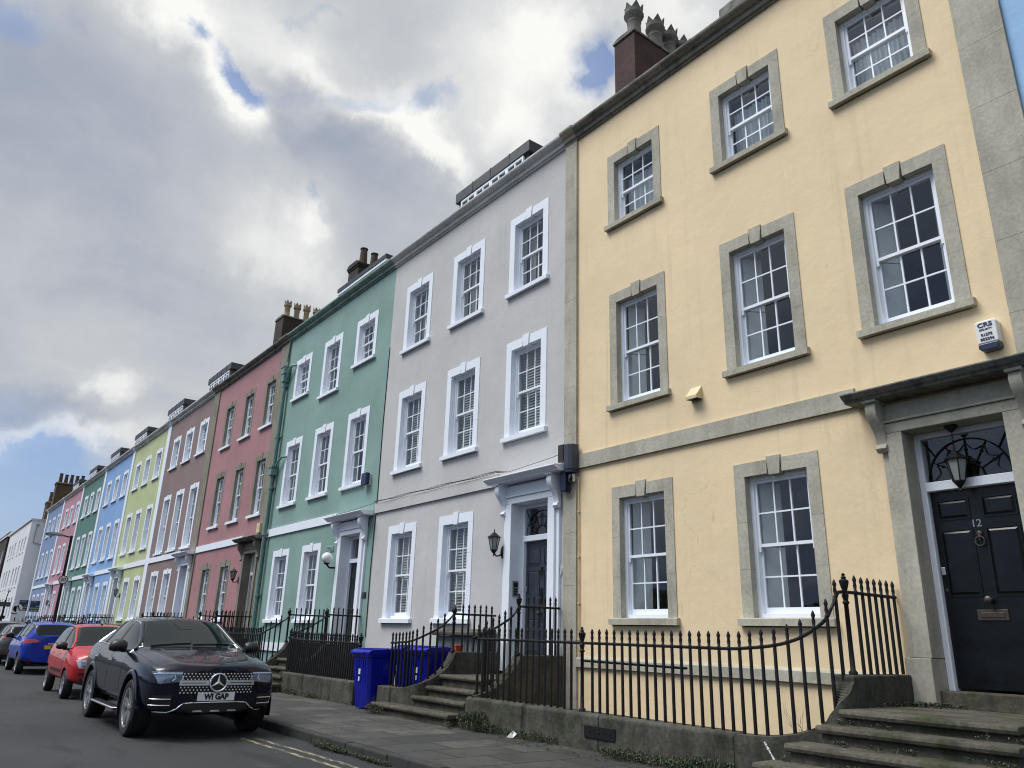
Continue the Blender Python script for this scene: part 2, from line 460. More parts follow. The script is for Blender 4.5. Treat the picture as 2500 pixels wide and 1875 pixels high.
BR = [(-.04, 4.43), (-.27, 4.43), (-.30, 4.36), (-.285, 4.27), (-.22, 4.18), (-.155, 4.10), (-.115, 4.01), (-.095, 3.93), (-.125, 3.91), (-.14, 3.87), (-.12, 3.835), (-.08, 3.82), (-.04, 3.825)]
def door_case(root, xd, style, doormat, door_style, zthr=1.05, corn_mat=None):
    """stone or painted case with bracketed cornice, frame, fanlight, door; returns wall hole"""
    mt = {'stone': M['stone'], 'ochre': M['ochre'], 'white': M['sill']}[style]
    ho, hw = .567, .85
    c = MB()
    for s in (-1, 1):
        a = sorted((xd+s*ho, xd+s*(hw-.09))); e = sorted((xd+s*(hw-.09), xd+s*hw))
        c.box(a[0], a[1], -.10, .42, zthr+.36, 4.05); c.box(e[0], e[1], -.055, .36, zthr+.36, 4.05)
        q = sorted((xd+s*(ho+.004), xd+s*(hw+.02))); c.box(q[0], q[1], -.125, .42, zthr-.16, zthr+.357)
    c.box(xd-hw, xd+hw, -.097, .42, 4.053, 4.18); c.box(xd-hw+.02, xd+hw-.02, -.125, .30, 4.183, 4.215)
    c.box(xd-hw+.04, xd+hw-.04, -.07, .30, 4.218, 4.43)
    case = c.build('door_case', mt, root, bevel=.008)
    for s in (-1, 1):
        b = MB(); a = sorted((xd+s*(hw-.095), xd+s*(hw+.035)))
        b.prism(BR, 'x', a[0], a[1]); b.box(a[0]-.02, a[1]+.02, -.32, -.03, 4.432, 4.465)
        b.build('bracket', mt, case, smooth=True, ang=50)
    b = MB(); xw = 1.13
    prof = [(-.02, 4.468), (-.33, 4.468), (-.335, 4.495), (-.38, 4.51), (-.43, 4.555), (-.43, 4.575), (-.02, 4.62)]
    b.prism(prof, 'x', xd-xw, xd+xw)
    b.build('cornice', corn_mat or mt, case, bevel=.006)
    b = MB(); yf = .20
    b.box(xd-ho, xd-ho+.075, yf, yf+.13, zthr, 4.05); b.box(xd+ho-.075, xd+ho, yf, yf+.13, zthr, 4.05)
    b.box(xd-ho+.075, xd+ho-.075, yf, yf+.13, 3.98, 4.05); b.box(xd-ho+.075, xd+ho-.075, yf-.03, yf+.13, 3.32, 3.43)
    b.box(xd-ho+.055, xd-ho+.075, yf-.012, yf, zthr, 3.32)
    fr = b.build('door_frame', M['white'], case, bevel=.006)
    b = MB(); y = yf+.05
    b.quad((xd-ho+.07, y, 3.43), (xd+ho-.07, y, 3.43), (xd+ho-.07, y, 3.98), (xd-ho+.07, y, 3.98))
    b.build('fanlight_pane', M['pane'], case)
    b = MB(); zc = 3.45; a0 = ho-.09
    if door_style in ('12', '11'):
        for rr, st in ((.46, 24), (.165, 12)):
            b.tube([(xd+rr*math.cos(t*math.pi/st), y-.015, zc+rr*math.sin(t*math.pi/st)) for t in range(st+1)], .009, 5)
        for t in (30, 60, 90, 120, 150):
            cx, sx = math.cos(R(t)), math.sin(R(t)); b.tube([(xd+.165*cx, y-.015, zc+.165*sx), (xd+.46*cx, y-.015, zc+.46*sx)], .007, 5)
            b.lathe([(.001, -.012), (.02, 0), (.001, .012)], (xd+.33*cx, y-.015, zc+.33*sx), 6, 'y')
        for t0 in (15, 45, 75, 105, 135, 165):
            p = [(xd+(.40-.07*math.cos((q-4)/4*1.5))*math.cos(R(t0+(q-4)*3.4)), y-.015, zc+(.40-.07*math.cos((q-4)/4*1.5))*math.sin(R(t0+(q-4)*3.4))) for q in range(9)]
            b.tube(p, .006, 4)
        for s in (-1, 1):
            b.tube([(xd+s*a0, y-.015, 3.95), (xd+s*.36, y-.015, zc+.30)], .008, 5)
    else: b.box(xd-.012, xd+.012, y-.02, y-.004, 3.43, 3.98)
    b.build('fanlight_bars', M['iron'] if door_style in ('12', '11') else M['white'], case)
    # the door leaf with raised fielded panels
    b = MB(); dw = ho-.08; dy = yf+.06
    b.box(xd-dw, xd+dw, dy, dy+.06, zthr+.05, 3.315)
    def panel(xa, xb, za, zb):
        g = .03
        b.box(xa, xb, dy-.012, dy, zb-g*.6, zb); b.box(xa, xb, dy-.012, dy, za, za+g*.6)
        b.box(xa, xa+g*.6, dy-.012, dy, za+g*.6, zb-g*.6); b.box(xb-g*.6, xb, dy-.012, dy, za+g*.6, zb-g*.6)
        xi, xj, zi, zj = xa+.05, xb-.05, za+.05, zb-.05
        v = [(xa+.022, dy-.001, za+.022), (xb-.022, dy-.001, za+.022), (xb-.022, dy-.001, zb-.022), (xa+.022, dy-.001, zb-.022), (xi, dy-.016, zi), (xj, dy-.016, zi), (xj, dy-.016, zj), (xi, dy-.016, zj)]
        b.add(v, [(4,5,6,7), (0,1,5,4), (1,2,6,5), (2,3,7,6), (3,0,4,7)])
    if door_style == '12':
        for s in (-1, 1):
            xs = sorted((xd+s*.065, xd+s*.43)); panel(xs[0], xs[1], 2.97, 3.215); panel(xs[0], xs[1], 2.09, 2.86)
        b.box(xd-.40, xd+.40, dy-.003, dy, 1.18, 1.74)
    else:
        for s in (-1, 1):
            xs = sorted((xd+s*.06, xd+s*.42)); panel(xs[0], xs[1], 2.85, 3.18); panel(xs[0], xs[1], 2.02, 2.76); panel(xs[0], xs[1], 1.22, 1.86)
    door = b.build('door', doormat, root)
    b = MB(); b.box(xd-ho, xd+ho, -.02, .40, zthr-.16, zthr+.02); b.build('threshold', M['dark_step'], case, bevel=.01)
    if door_style in ('12', '11', '10'):
        hm = M['brass']
        b = MB(); b.lathe([(.03, 0), (.03, -.01), (.018, -.03), (.038, -.055), (.04, -.075), (.02, -.09), (.001, -.092)], (xd, dy-.013, 2.05 if door_style == '12' else 1.95), 12, 'y'); b.build('door_knob', hm, door, smooth=True)
        b = MB(); zk = 2.70
        b.lathe([(.032, 0), (.03, -.02), (.001, -.03)], (xd, dy-.003, zk+.09), 10, 'y')
        b.tube([(xd+.05*math.sin(t*math.pi/8), dy-.035, zk+.02-.055*math.cos(t*math.pi/8)-.02) for t in range(17)], .011, 6)
        b.tube([(xd, dy-.01, zk+.09), (xd, dy-.04, zk+.05), (xd, dy-.035, zk+.01)], .012, 6)
        b.build('door_knocker', hm if door_style == '12' else M['iron'], door, smooth=True)
    if door_style == '12':
        b = MB(); b.box(xd-.16, xd+.16, dy-.014, dy, 1.83, 1.945); b.box(xd-.12, xd+.12, dy-.02, dy-.014, 1.86, 1.915); b.build('letter_plate', M['brass'], door, bevel=.004)
        b = MB(); b.box(xd-.475, xd-.43, dy-.03, dy, 2.34, 2.43); b.build('latch', M['chrome'], door, bevel=.004)
        b = MB(); b.lathe([(.022, 0), (.02, -.008), (.001, -.009)], (xd-.45, dy, 2.17), 10, 'y'); b.build('keyhole', M['brass'], door)
        text('12', .12, (xd-.02, dy-.003, 2.905), 'y', M['steel'], door, 'door_number', .001)
    if door_style == '11':
        b = MB(); b.box(xd-.04, xd+.04, dy-.012, dy, 2.12, 2.42); b.box(xd-.02, xd+.02, dy-.02, dy-.012, 2.16, 2.38); b.build('letter_plate', M['iron'], door, bevel=.004)
        b = MB(); b.box(xd-.475, xd-.44, dy-.03, dy, 2.36, 2.46); b.build('latch', M['chrome'], door, bevel=.004)
    return (xd-hw+.03, xd+hw-.03, zthr-.1, 4.40)

def crown_pot(b, x, y, z, h=.9, r=.17, n=14, spikes=6, crown=True):
    pr = [(r*.9, 0), (r*.92, .05*h), (r*.78, .12*h), (r*.72, .5*h), (r*.8, .54*h), (r*.72, .58*h), (r*.80, .64*h), (r*1.05, .72*h), (r*1.1, .76*h), (r*.98, .78*h), (r*1.0, .88*h)]
    if not crown: pr = [(r, 0), (r*.9, .1*h), (r*.72, .93*h), (r*.85, .95*h), (r*.85, h), (r*.6, h), (r*.58, .9*h)]
    else: pr += [(r*.8, .88*h), (r*.78, .8*h)]
    b.lathe(pr, (x, y, z), n)
    if crown:
        for k in range(spikes):
            a0, a1 = 2*math.pi*k/spikes, 2*math.pi*(k+1)/spikes; am = (a0+a1)/2; zz = z+.875*h
            P = lambda a, rr, q: (x+rr*math.cos(a), y+rr*math.sin(a), q)
            b.add([P(a0, r, zz), P(a1, r, zz), P(am, r*1.08, z+1.06*h), P(a0, r*.82, zz), P(a1, r*.82, zz), P(am, r*.92, z+1.06*h)], [(0,1,2), (4,3,5), (0,2,5,3), (1,4,5,2)])

def chimney(root, x0, x1, y0, y1, z0, z1, mat, pots, potmat, h=.9, r=.17, crown=True, cap=.08, capmat=None):
    if capmat:
        b = MB(); b.box(x0, x1, y0, y1, z0, z1-.07); ch = b.build('chimney', mat, root)
        b = MB(); b.box(x0-.035, x1+.035, y0-.035, y1+.035, z1-.068, z1); b.prism([(x0-.03, z1), (x1+.03, z1), (x1-.12, z1+.06), (x0+.12, z1+.06)], 'y', y0-.03, y1+.03); b.build('chimney_cap', capmat, ch, bevel=.015)
        for (px, py) in pots:
            b = MB(); crown_pot(b, px, py, z1-.02, h*rnd.uniform(.94, 1.06), r, crown=crown); b.build('chimney_pot', potmat, ch, smooth=True, ang=40)
        return ch
    b = MB(); b.box(x0, x1, y0, y1, z0, z1-.2)
    b.box(x0-.03, x1+.03, y0-.03, y1+.03, z1-.2, z1-.12); b.box(x0-.06, x1+.06, y0-.06, y1+.06, z1-.12, z1-.04)
    b.prism([(x0-.06, z1-.04), (x1+.06, z1-.04), (x1-.08, z1+.05), (x0+.08, z1+.05)], 'y', y0-.06, y1+.06)
    ch = b.build('chimney', mat, root)
    for (px, py) in pots:
        b = MB(); crown_pot(b, px, py, z1-.02, h*rnd.uniform(.94, 1.06), r, crown=crown); b.build('chimney_pot', potmat, ch, smooth=True, ang=40)
    return ch

def dormer(root, x0, x1, y0, zb, zt, nwin, over=.0):
    b = MB(); d = 3.0
    b.box(x0+.10, x1-.10, y0+.075, y0+d, zb, zt-.335)
    dm = b.build('dormer', M['lead'], root)
    b = MB(); b.box(x0, x1, y0, y0+d, zt-.33, zt-.02); n = max(2, int((x1-x0)/.7))
    for i in range(1, n):
        x = x0+(x1-x0)*i/n; b.box(x-.012, x+.012, y0-.012, y0+d, zt-.33, zt-.005)
    b.build('dormer_roof', M['slate'], dm, bevel=.006)
    b = MB(); w = (x1-x0-.5)/nwin; g = MB(); zl, zh = zb-.1, zt-.35; y = y0+.07
    for i in range(nwin):
        xa = x0+.25+i*w; xb = xa+w
        b.box(xa, xa+.06, y-.05, y-.002, zl, zh); b.box(xb-.06, xb, y-.05, y-.002, zl, zh); b.box(xa+.06, xb-.06, y-.05, y-.002, zh-.06, zh)
        xm = (xa+xb)/2; b.box(xm-.025, xm+.025, y-.045, y-.002, zl, zh-.06); b.box(xa+.06, xm-.025, y-.04, y-.002, zh-.20, zh-.16); b.box(xm+.025, xb-.06, y-.04, y-.002, zh-.20, zh-.16)
        g.quad((xa+.05, y-.02, zl), (xb-.05, y-.02, zl), (xb-.05, y-.02, zh-.05), (xa+.05, y-.02, zh-.05))
    b.build('dormer_window', M['white'], dm); g.build('dormer_pane', M['pane'], dm)
    return dm

def house(name_label, x0, x1, wall, style, rows, door=None, pil=None, string=None, corn=None, group='terraced houses in the coloured row', zb=-1.3, depth=8.0):
    """rows: list of (zb, zt, [x centres], width, dress list)"""
    root = thing('terraced_house', ((x0+x1)/2, 0, 0), name_label, 'house', group)
    holes = []; v = 0
    for (z0, z1, xs, W, dr) in rows:
        for i, x in enumerate(xs):
            d = dr[i % len(dr)] if dr else None
            h0, h1 = (z0, z1) if not isinstance(z0, (list, tuple)) else (z0[i], z1)
            holes.append(add_window(root, x, h0, h1, W, style, d, v % 4)); v += 1
    if door: holes.append(door_case(root, *door['args'], **door.get('kw', {})))
    b = MB(); facade(b, x0, x1, zb, 11.72, holes)
    b.quad((x0, 0, zb), (x0, depth, zb), (x0, depth, 11.72), (x0, 0, 11.72)); b.quad((x1, 0, zb), (x1, 0, 11.72), (x1, depth, 11.72), (x1, depth, zb))
    b.quad((x0, depth, zb), (x1, depth, zb), (x1, depth, 11.72), (x0, depth, 11.72))
    b.build('wall', wall, root)
    b = MB()
    for z in (1.0, 4.75, 8.2, 11.3): b.box(x0+.01, x1-.01, .40, depth-.01, z-.12, z)
    b.box(x0+.01, x1-.01, 3.2, 3.3, zb, 11.3)
    b.build('floor', M['room'], root)
    cm = corn or M['cornice']
    b = MB(); cornice(b, x0, x1); b.build('parapet_cornice', cm, root)
    b = MB(); b.prism([(.285, 11.5), (depth, 11.5), (depth, 11.75), (4.2, 13.6), (.285, 11.8)], 'x', x0, x1); b.build('roof', M['slate'], root)
    if string:
        b = MB()
        for (a, c) in string[0]: b.prism([(-.05, 4.50), (0, 4.50), (0, 4.77), (-.05, 4.755)], 'x', a, c)
        b.build('string_course', string[1], root)
    if pil:
        for (a, c, pm, zt) in pil:
            b = MB(); n = 14
            for i in range(n):
                z0 = zb+(11.69-zb)*i/n; z1 = zb+(11.69-zb)*(i+1)/n-.004
                b.box(a, c, -.05, .05, z0, z1)
            cornice(b, a-.01, c+.01, .012, 1.14)
            b.box(a+.002, c-.002, .05, depth, zb, 11.7)
            b.build('pilaster', pm, root)
    return root

# ------------------------------------------------------------------ the houses
T = (9.06, 10.77); MD = (5.38, 7.68); G = (1.72, 4.05)
def rows(T, MD, G, cT, cM, cG, W, dT, dM, dG): return [(T[0], T[1], cT, W, dT), (MD[0], MD[1], cM, W, dM), (G[0], G[1], cG, W, dG)]
cy = [-8.735, -6.175, -3.985]
HY = house('yellow terraced house with bare stone window surrounds, nearest the camera', -10.3, -2.93, M['yellow'], 'stone',
  rows((9.07, 10.78), (5.39, 7.72), (1.72, 4.03), cy, cy, cy[:2], 1.37, ['net'], ['shutter'], ['shutter']),
  dict(args=(-3.735, 'stone', M['door_navy'], '12'), kw=dict(corn_mat=M['lichen'])),
  pil=[(-10.65, -10.303, M['stone'], 0), (-2.927, -2.39, M['stone'], 0)], string=([(-10.30, -4.87)], M['stone']))
cg = [-16.72, -14.33, -11.94]
HG = house('pale grey terraced house with white window surrounds and slatted blinds', -18.19, -10.655, M['grey'], 'white',
  rows((8.73, 10.77), (5.38, 7.66), (1.72, 4.08), cg, cg, [-16.72, -14.33], 1.37, ['pair'], ['blind'], ['blind']),
  dict(args=(-11.617, 'white', M['door_slate'], '11')), string=([(-18.19, -12.76), (-10.47, -10.655)], M['grey']), corn=M['greycornice'])
cn = [-24.55, -22.15, -19.77]
HN = house('sage green terraced house with white surrounds and a globe lamp by the door', -26.05, -18.194, M['green'], 'white',
  [([9.12, 8.68, 9.12], 10.70, cn, 1.37, ['pair', 'cream', 'pair']), (5.36, 7.70, cn, 1.37, ['cream']), (1.70, 3.99, cn[:2], 1.37, ['pair', 'cream'])],
  dict(args=(-19.406, 'white', M['door_black'], '10')), string=([(-26.05, -20.56)], M['sill']),
  pil=[(-26.85, -26.053, M['ochre'], 0)], corn=M['greencornice'])
cp = [-32.35, -29.98, -27.62]
HP = house('dusky pink terraced house with brown stone surrounds and white sills', -34.18, -26.853, M['pink'], 'ochre',
  rows((8.68, 10.75), (5.33, 7.69), (1.72, 3.95), cp, cp, [-32.45, -30.15], 1.25, ['pair'], ['cream', 'cream', 'net'], ['pair']),
  dict(args=(-27.27, 'ochre', M['door_black'], '9'), kw=dict(corn_mat=M['cornice'])), pil=[(-34.93, -34.183, M['ochre'], 0)], string=([(-34.17, -28.45)], M['sill']))
cb = [-40.65, -38.37, -36.07]
HB = house('brown terraced house with tall first floor windows and white surrounds', -42.2, -34.933, M['brown'], 'white',
  rows((9.05, 10.76), (4.80, 7.74), (1.72, 4.04), cb, cb, cb[:2], 1.37, ['inner'], ['inner', 'pair', 'pair'], ['net']),
  dict(args=(-35.42, 'white', M['door_white'], '8')), pil=[(-42.85, -42.203, M['sill'], 0)], string=([(-42.2, -36.58)], M['sill']), corn=M['greycornice'])
far = []
for (lab, x0, x1, mat, cs, dr, dd, pl) in [
  ('lime green terraced house with white pilasters', -50.4, -42.853, 'lime', [-48.86, -46.6, -44.15], -48.9, 'door_slate', .53),
  ('sky blue terraced house in the far half of the row', -58.7, -50.933, 'blue', [-57.15, -54.65, -52.2], -57.2, 'door_white', .6),
  ('dark green terraced house in the far half of the row', -67.3, -59.303, 'teal', [-65.5, -63.2, -60.75], -65.5, 'door_black', .5),
  ('rose pink terraced house in the far half of the row', -76.4, -67.803, 'rose', [-74.3, -71.85, -69.1], -74.3, 'door_white', .6),
  ('lavender blue terraced house next to the white building', -85.9, -77.003, 'lav', [-83.9, -81.25, -78.5], None, '', .7)]:
    door = dict(args=(dr, 'white', M[dd], 'far')) if dr else None
    cG = cs[1:] if dr else cs
    ps = [(x0-pl, x0-.003, M['sill'], 0)]
    st = [(dr+1.14, x1)] + ([(x0, dr-1.14)] if dr-1.14 > x0 else []) if dr else [(x0, x1)]
    far.append(house(lab, x0, x1, M[mat], 'white', rows((9.03, 10.76), (5.28, 7.70), (1.72, 3.97), cs, cs, cG, 1.37, ['inner'], ['inner', 'net'], ['inner', 'net', 'pair']),
        door, pil=ps, string=(st, M['sill']), corn=M['greycornice']))
HR = house('pale blue house at the right edge, beyond the stone pilaster', -2.387, 5.0, M['paleblue'], 'white', [(9.06, 10.77, [0.2], 1.37, ['net'])], None)
# roofs and chimneys
dormer(HG, -15.95, -12.66, .5, 11.9, 13.33, 4)
b = MB(); b.box(-23.0, -19.55, .3, 2.6, 12.60, 12.70); d0 = b.build('dormer_roof', M['white'], HN); OFF[d0.name] = OFF[HN.name]
b = MB(); b.box(-23.02, -19.53, .28, 2.62, 12.702, 12.84); b.build('dormer_lead', M['lead'], d0)
b = MB(); b.box(-22.9, -19.65, .42, 2.5, 11.9, 12.598); b.build('dormer', M['lead'], HN)
for h, x0, x1 in ((HB, -38.62, -35.1), (far[0], -46.25, -42.9), (far[1], -54.4, -50.95), (far[2], -62.0, -59.35), (far[3], -70.25, -67.85), (far[4], -78.1, -77.05)):
    if x1-x0 < 3.2: x1 = x0+3.3
    dormer(h, x0, x1, .5, 11.9, 13.52, 4)
chimney(HY, -10.5, -9.85, 1.36, 4.4, 11.7, 15.22, M['brick'], [(-10.12, 1.66), (-10.10, 2.40), (-10.12, 2.92), (-10.10, 3.38), (-10.12, 3.84)], M['clay2'], 1.0, .225, capmat=M['lichen'])
chimney(HP, -29.95, -29.05, .6, 2.3, 11.7, 13.98, M['brick2'], [(-29.30, .80), (-29.30, 1.22), (-29.30, 1.64), (-29.30, 2.08)], M['clay'], .75, .15, capmat=M['lichen'])
chimney(HN, -24.0, -23.2, 1.05, 2.3, 11.7, 14.3, M['brick2'], [(-23.40, 1.30), (-23.50, 1.78)], M['clay3'], .66, .17, crown=False)
chimney(far[4], -87.6, -86.3, .15, 2.6, 11.2, 14.75, M['brick3'], [(-86.95, .45+.48*i) for i in range(5)], M['clay3'], 1.0, .2, crown=False)
# raised party parapet on the yellow roof
b = MB()
for i in range(7):
    x = -6.75+.62*i; b.prism([(.29, 11.99), (1.2, 11.99), (1.2, 13.18), (.62, 13.12+.03*(i % 3)), (.30, 12.72+.02*(i % 2))], 'x', x, x+.612)
b.build('roof_ridge', M['lichen'], HY)
b = MB(); b.box(-31.2, -30.2, .3, .9, 11.95, 12.42); b.quad((-31.0, .29, 12.0), (-30.4, .29, 12.0), (-30.4, .29, 12.3), (-31.0, .29, 12.3)); b.build('roof_light', M['lead'], HP)
b = MB(); b.tube([(-26.9, .6, 11.9), (-26.9, .6, 12.9)], .02, 5); b.tube([(-27.2, .6, 12.85), (-26.5, .6, 12.9)], .015, 5); b.tube([(-27.1, .5, 12.7), (-26.7, .9, 12.9)], .012, 5); b.build('aerial', M['steel'], HN)
# lower plinth band of the yellow house, basement window head
b = MB(); b.prism([(-.05, 1.055), (0, 1.055), (0, 1.225), (-.02, 1.22), (-.05, 1.19)], 'x', -10.3, -4.62); b.build('plinth_band', M['stone'], HY)
b = MB(); b.prism([(-9.1+.1*i, .22+.10*math.sin(math.pi*i/14)) for i in range(15)] + [(-7.7, .1), (-9.1, .1)], 'y', -.02, .05); b.build('basement_window', M['white'], HY)
b = MB(); b.prism([(-26.0, .9), (-20.3, .9), (-20.3, 1.14), (-26.0, 1.14)], 'y', -.05, .0); b.build('plinth_band', M['sill'], HN)
# downpipe of the green house
b = MB()
b.tube([(-25.90, -.13, 10.05), (-25.90, -.13, 6.75), (-25.95, -.13, 6.6), (-25.95, -.13, -1)], .062, 10)
b.tube([(-26.02, -.06, 11.75), (-26.02, -.10, 10.9)], .025, 8)
for z in (9.9, 8.0, 6.2, 4.6, 2.6): b.lathe([(.062, -.05), (.085, -.05), (.085, .05), (.062, .05)], (-25.92, -.13, z), 10); b.box(-26.05, -25.80, -.07, -.0, z-.02, z+.02)
b.box(-26.06, -25.74, -.26, -.02, 10.35, 10.60); b.box(-26.02, -25.78, -.24, -.02, 10.05, 10.35); b.box(-26.07, -25.73, -.28, -.02, 10.585, 10.63)
b.box(-26.05, -25.77, -.25, -.02, 6.62, 6.92); b.box(-26.08, -25.74, -.27, -.02, 6.88, 6.93)
b.tube([(-25.80, -.13, 10.1), (-25.55, -.13, 10.45), (-25.35, -.13, 10.55), (-25.2, -.02, 10.55)], .04, 8)
b.tube([(-25.80, -.13, 6.85), (-25.5, -.13, 7.1), (-25.25, -.12, 7.18), (-25.1, -.02, 7.18)], .04, 8)
b.tube([(-25.78, -.04, 9.7), (-25.80, -.04, 0)], .018, 6)
b.build('downpipe', M['greenpipe'], HN, smooth=True, ang=50)
# cables and conduit
b = MB(); b.tube([(-10.42, -.07, 4.40), (-10.27, -.03, 4.32), (-10.255, -.03, 4.2), (-10.255, -.03, 1.2)], .014, 6)
for z in (3.7, 2.9, 2.1, 1.5): b.box(-10.275, -10.235, -.045, 0, z-.01, z+.01)
b.build('conduit', M['cream'], HY)
b = MB()
for k in range(3):
    b.tube([(-18.2+.36*i, -.065-.008*k, 4.785+.012*k+.012*math.sin(i*1.3+k)) for i in range(16)] + [(-12.3, -.1, 4.73), (-11.6, -.12, 4.76), (-10.9, -.12, 4.80), (-10.6, -.1, 4.85)], .007, 4)
b.build('cable', M['black'], HG)
b = MB(); b.tube([(-18.18, -.01, 9.2), (-18.20, -.015, 7), (-18.17, -.015, 4.9), (-18.20, -.02, 3), (-18.18, -.015, 1.4)], .012, 5); b.tube([(-20.3, -.3, 4.62), (-19.2, -.3, 4.63), (-18.2, -.05, 4.78)], .008, 4); b.build('cable', M['black'], HN)
b = MB()
for i in range(5): b.prism([(-.004, 3.69+.033*i), (-.022, 3.685+.033*i), (-.004, 3.712+.033*i)], 'x', -21.1, -20.58)
b.build('air_grille', M['green'], HN)
b = MB(); b.box(-26.98, -26.75, -.02, 0, 11.05, 11.16); b.build('air_brick', M['brick'], HP)

# ------------------------------------------------------------------ fixtures hung on the fronts
def box_thing(name, label, cat, c, dims, mat, extra=None, bevel=.012, group=None):
    t = thing(name, c, label, cat, group); b = MB(); x, y, z = c; w, d, h = dims
    b.box(x-w/2, x+w/2, y-d/2, y+d/2, z-h/2, z+h/2); b.build('casing', mat, t, bevel=bevel)
    return t
t = thing('alarm_box', (-3.165, -.07, 4.98), 'white alarm box lettered with a phone number, high on the yellow wall', 'alarm box')
b = MB(); b.prism([(-.275+(-3.0), 4.885), (-3.055, 4.885), (-3.05, 5.14), (-3.075, 5.16), (-3.255, 5.16), (-3.28, 5.14)], 'y', -.13, 0); b.build('casing', M['plastic_white'], t, bevel=.012)
b = MB(); b.prism([(-3.25, 4.80), (-3.08, 4.80), (-3.055, 4.83), (-3.055, 4.883), (-3.275, 4.883), (-3.275, 4.83)], 'y', -.13, 0); b.build('strobe', M['plastic_blue'], t, bevel=.01)
text('CRS', .072, (-3.17, -.132, 5.105), 'y', M['ink'], t, bold=.0015, sx=1.25)
text('SECURITY', .028, (-3.17, -.132, 5.05), 'y', M['ink'], t, sx=1.1)
text('01275', .045, (-3.165, -.132, 4.985), 'y', M['ink'], t, bold=.0008, sx=1.1)
text('852296', .045, (-3.165, -.132, 4.93), 'y', M['ink'], t, bold=.0008, sx=1.1)
t = thing('wall_vent', (-7.48, 0, 5.3), 'cream plastic vent cowl below the first floor windows of the yellow house', 'vent')
b = MB(); b.add([(-7.59, 0, 5.42), (-7.37, 0, 5.42), (-7.37, 0, 5.20), (-7.59, 0, 5.20), (-7.59, -.15, 5.24), (-7.37, -.15, 5.24), (-7.37, -.15, 5.19), (-7.59, -.15, 5.19)], [(0,4,5,1), (4,7,6,5), (0,3,7,4), (1,5,6,2)]); b.build('cowl', M['cream'], t)
b = MB(); b.quad((-7.58, -.14, 5.195), (-7.58, -.01, 5.203), (-7.38, -.01, 5.203), (-7.38, -.14, 5.195)); b.build('grille', M['black'], t)
t = thing('junction_box', (-10.37, -.1, 4.72), 'tall slate grey cabinet on the pilaster between the grey and yellow houses', 'junction box')
b = MB(); b.prism([(-10.49, -.05), (-10.47, -.20), (-10.40, -.245), (-10.30, -.245), (-10.24, -.20), (-10.22, -.05)], 'z', 4.47, 4.95); b.build('casing', M['plastic_slate'], t, bevel=.015)
b = MB(); b.prism([(-10.485, -.05), (-10.465, -.195), (-10.40, -.238), (-10.30, -.238), (-10.245, -.195), (-10.225, -.05)], 'z', 4.42, 4.468); b.build('cap', M['plastic_blue'], t)
box_thing('junction_box', 'narrow brown box on the left of the tall slate grey cabinet', 'junction box', (-10.60, -.11, 4.82), (.16, .13, .34), M['plastic_brown'])
box_thing('junction_box', 'narrow black box below the tall slate grey cabinet', 'junction box', (-10.53, -.12, 4.28), (.15, .12, .36), M['plastic_blue'])
box_thing('junction_box', 'small white junction box among the cables under the cabinet', 'junction box', (-10.37, -.09, 4.33), (.12, .07, .15), M['plastic_white'])
t = thing('cable_bundle', (-10.45, -.1, 4.3), 'loose loops of black cable dangling under the slate grey cabinet', 'cable'); b = MB()
for k in range(5): b.tube([(-10.34+.012*k, -.10-.01*k, 4.45), (-10.32-.02*k, -.13, 4.3), (-10.34-.02*k, -.12, 4.13-.02*k), (-10.42-.01*k, -.11, 4.03+.03*k), (-10.48, -.10, 4.12+.02*k)], .007, 4)
b.build('cable', M['black'], t)

def lantern(loc, label, hang=False, s=1.0, grp=None):
    """six-sided carriage lantern, on a wall bracket (facing -y) or on a chain"""
    x, y, z = loc; t = thing('hanging_lantern' if hang else 'wall_lantern', loc, label, 'lantern', grp); n = 6
    b = MB(); P = lambda pr: b.lathe([(r*s, h*s) for r, h in pr], loc, n)
    P([(.135, .0), (.14, .012), (.10, .04), (.06, .075), (.045, .085), (.04, .10), (.012, .105)]); P([(.062, -.255), (.066, -.24), (.062, -.235)])
    P([(.05, -.32), (.066, -.255)]) if False else P([(.006, -.37), (.016, -.35), (.008, -.33), (.02, -.315), (.05, -.275), (.064, -.256)])
    for k in range(n):
        a = 2*math.pi*k/n; b.tube([(x+.118*s*math.cos(a), y+.118*s*math.sin(a), z+.005*s), (x+.065*s*math.cos(a), y+.065*s*math.sin(a), z-.25*s)], .007*s, 4)
    if not hang: P([(.004, .17), (.014, .15), (.006, .13), (.016, .105)])
    b.build('cage', M['iron'], t)
    b = MB(); b.lathe([(.062*s, -.245*s), (.112*s, 0)], loc, n); b.build('glass', M['lampglass'], t)
    b = MB()
    if hang:
        top = z+.42*s
        for k in range(9): 
            zz = z+.10*s+k*.030*s; d = (.011, 0) if k % 2 else (0, .011)
            b.tube([(x+d[0]*math.cos(q), y+d[1]*math.cos(q), zz+.02*math.sin(q)) for q in [i*math.pi/4 for i in range(8)]], .004, 4, closed=True)
        b.lathe([(.015, -.085), (.05, -.05), (.072, -.03), (.075, 0)], (x, y, top), 12); b.build('chain', M['iron'], t)
    else:
        b.tube([(x, y, z-.30*s), (x+.02*s, y+.05*s, z-.36*s), (x+.03*s, y+.12*s, z-.35*s), (x+.03*s, -.01, z-.27*s)], .016*s, 6)
        b.prism([(x-.02*s, z-.20*s), (x-.035*s, z-.27*s), (x-.01*s, z-.37*s), (x+.03*s, z-.40*s), (x+.07*s, z-.36*s), (x+.085*s, z-.27*s), (x+.07*s, z-.20*s), (x+.03*s, z-.15*s)], 'y', -.03, 0); b.build('bracket', M['iron'], t)
    return t
lantern((-3.795, .08, 3.63), 'black lantern hanging on a chain under the door head of the yellow house', True, 1.02)
lantern((-12.56, -.22, 3.40), 'black wall lantern left of the grey house door')
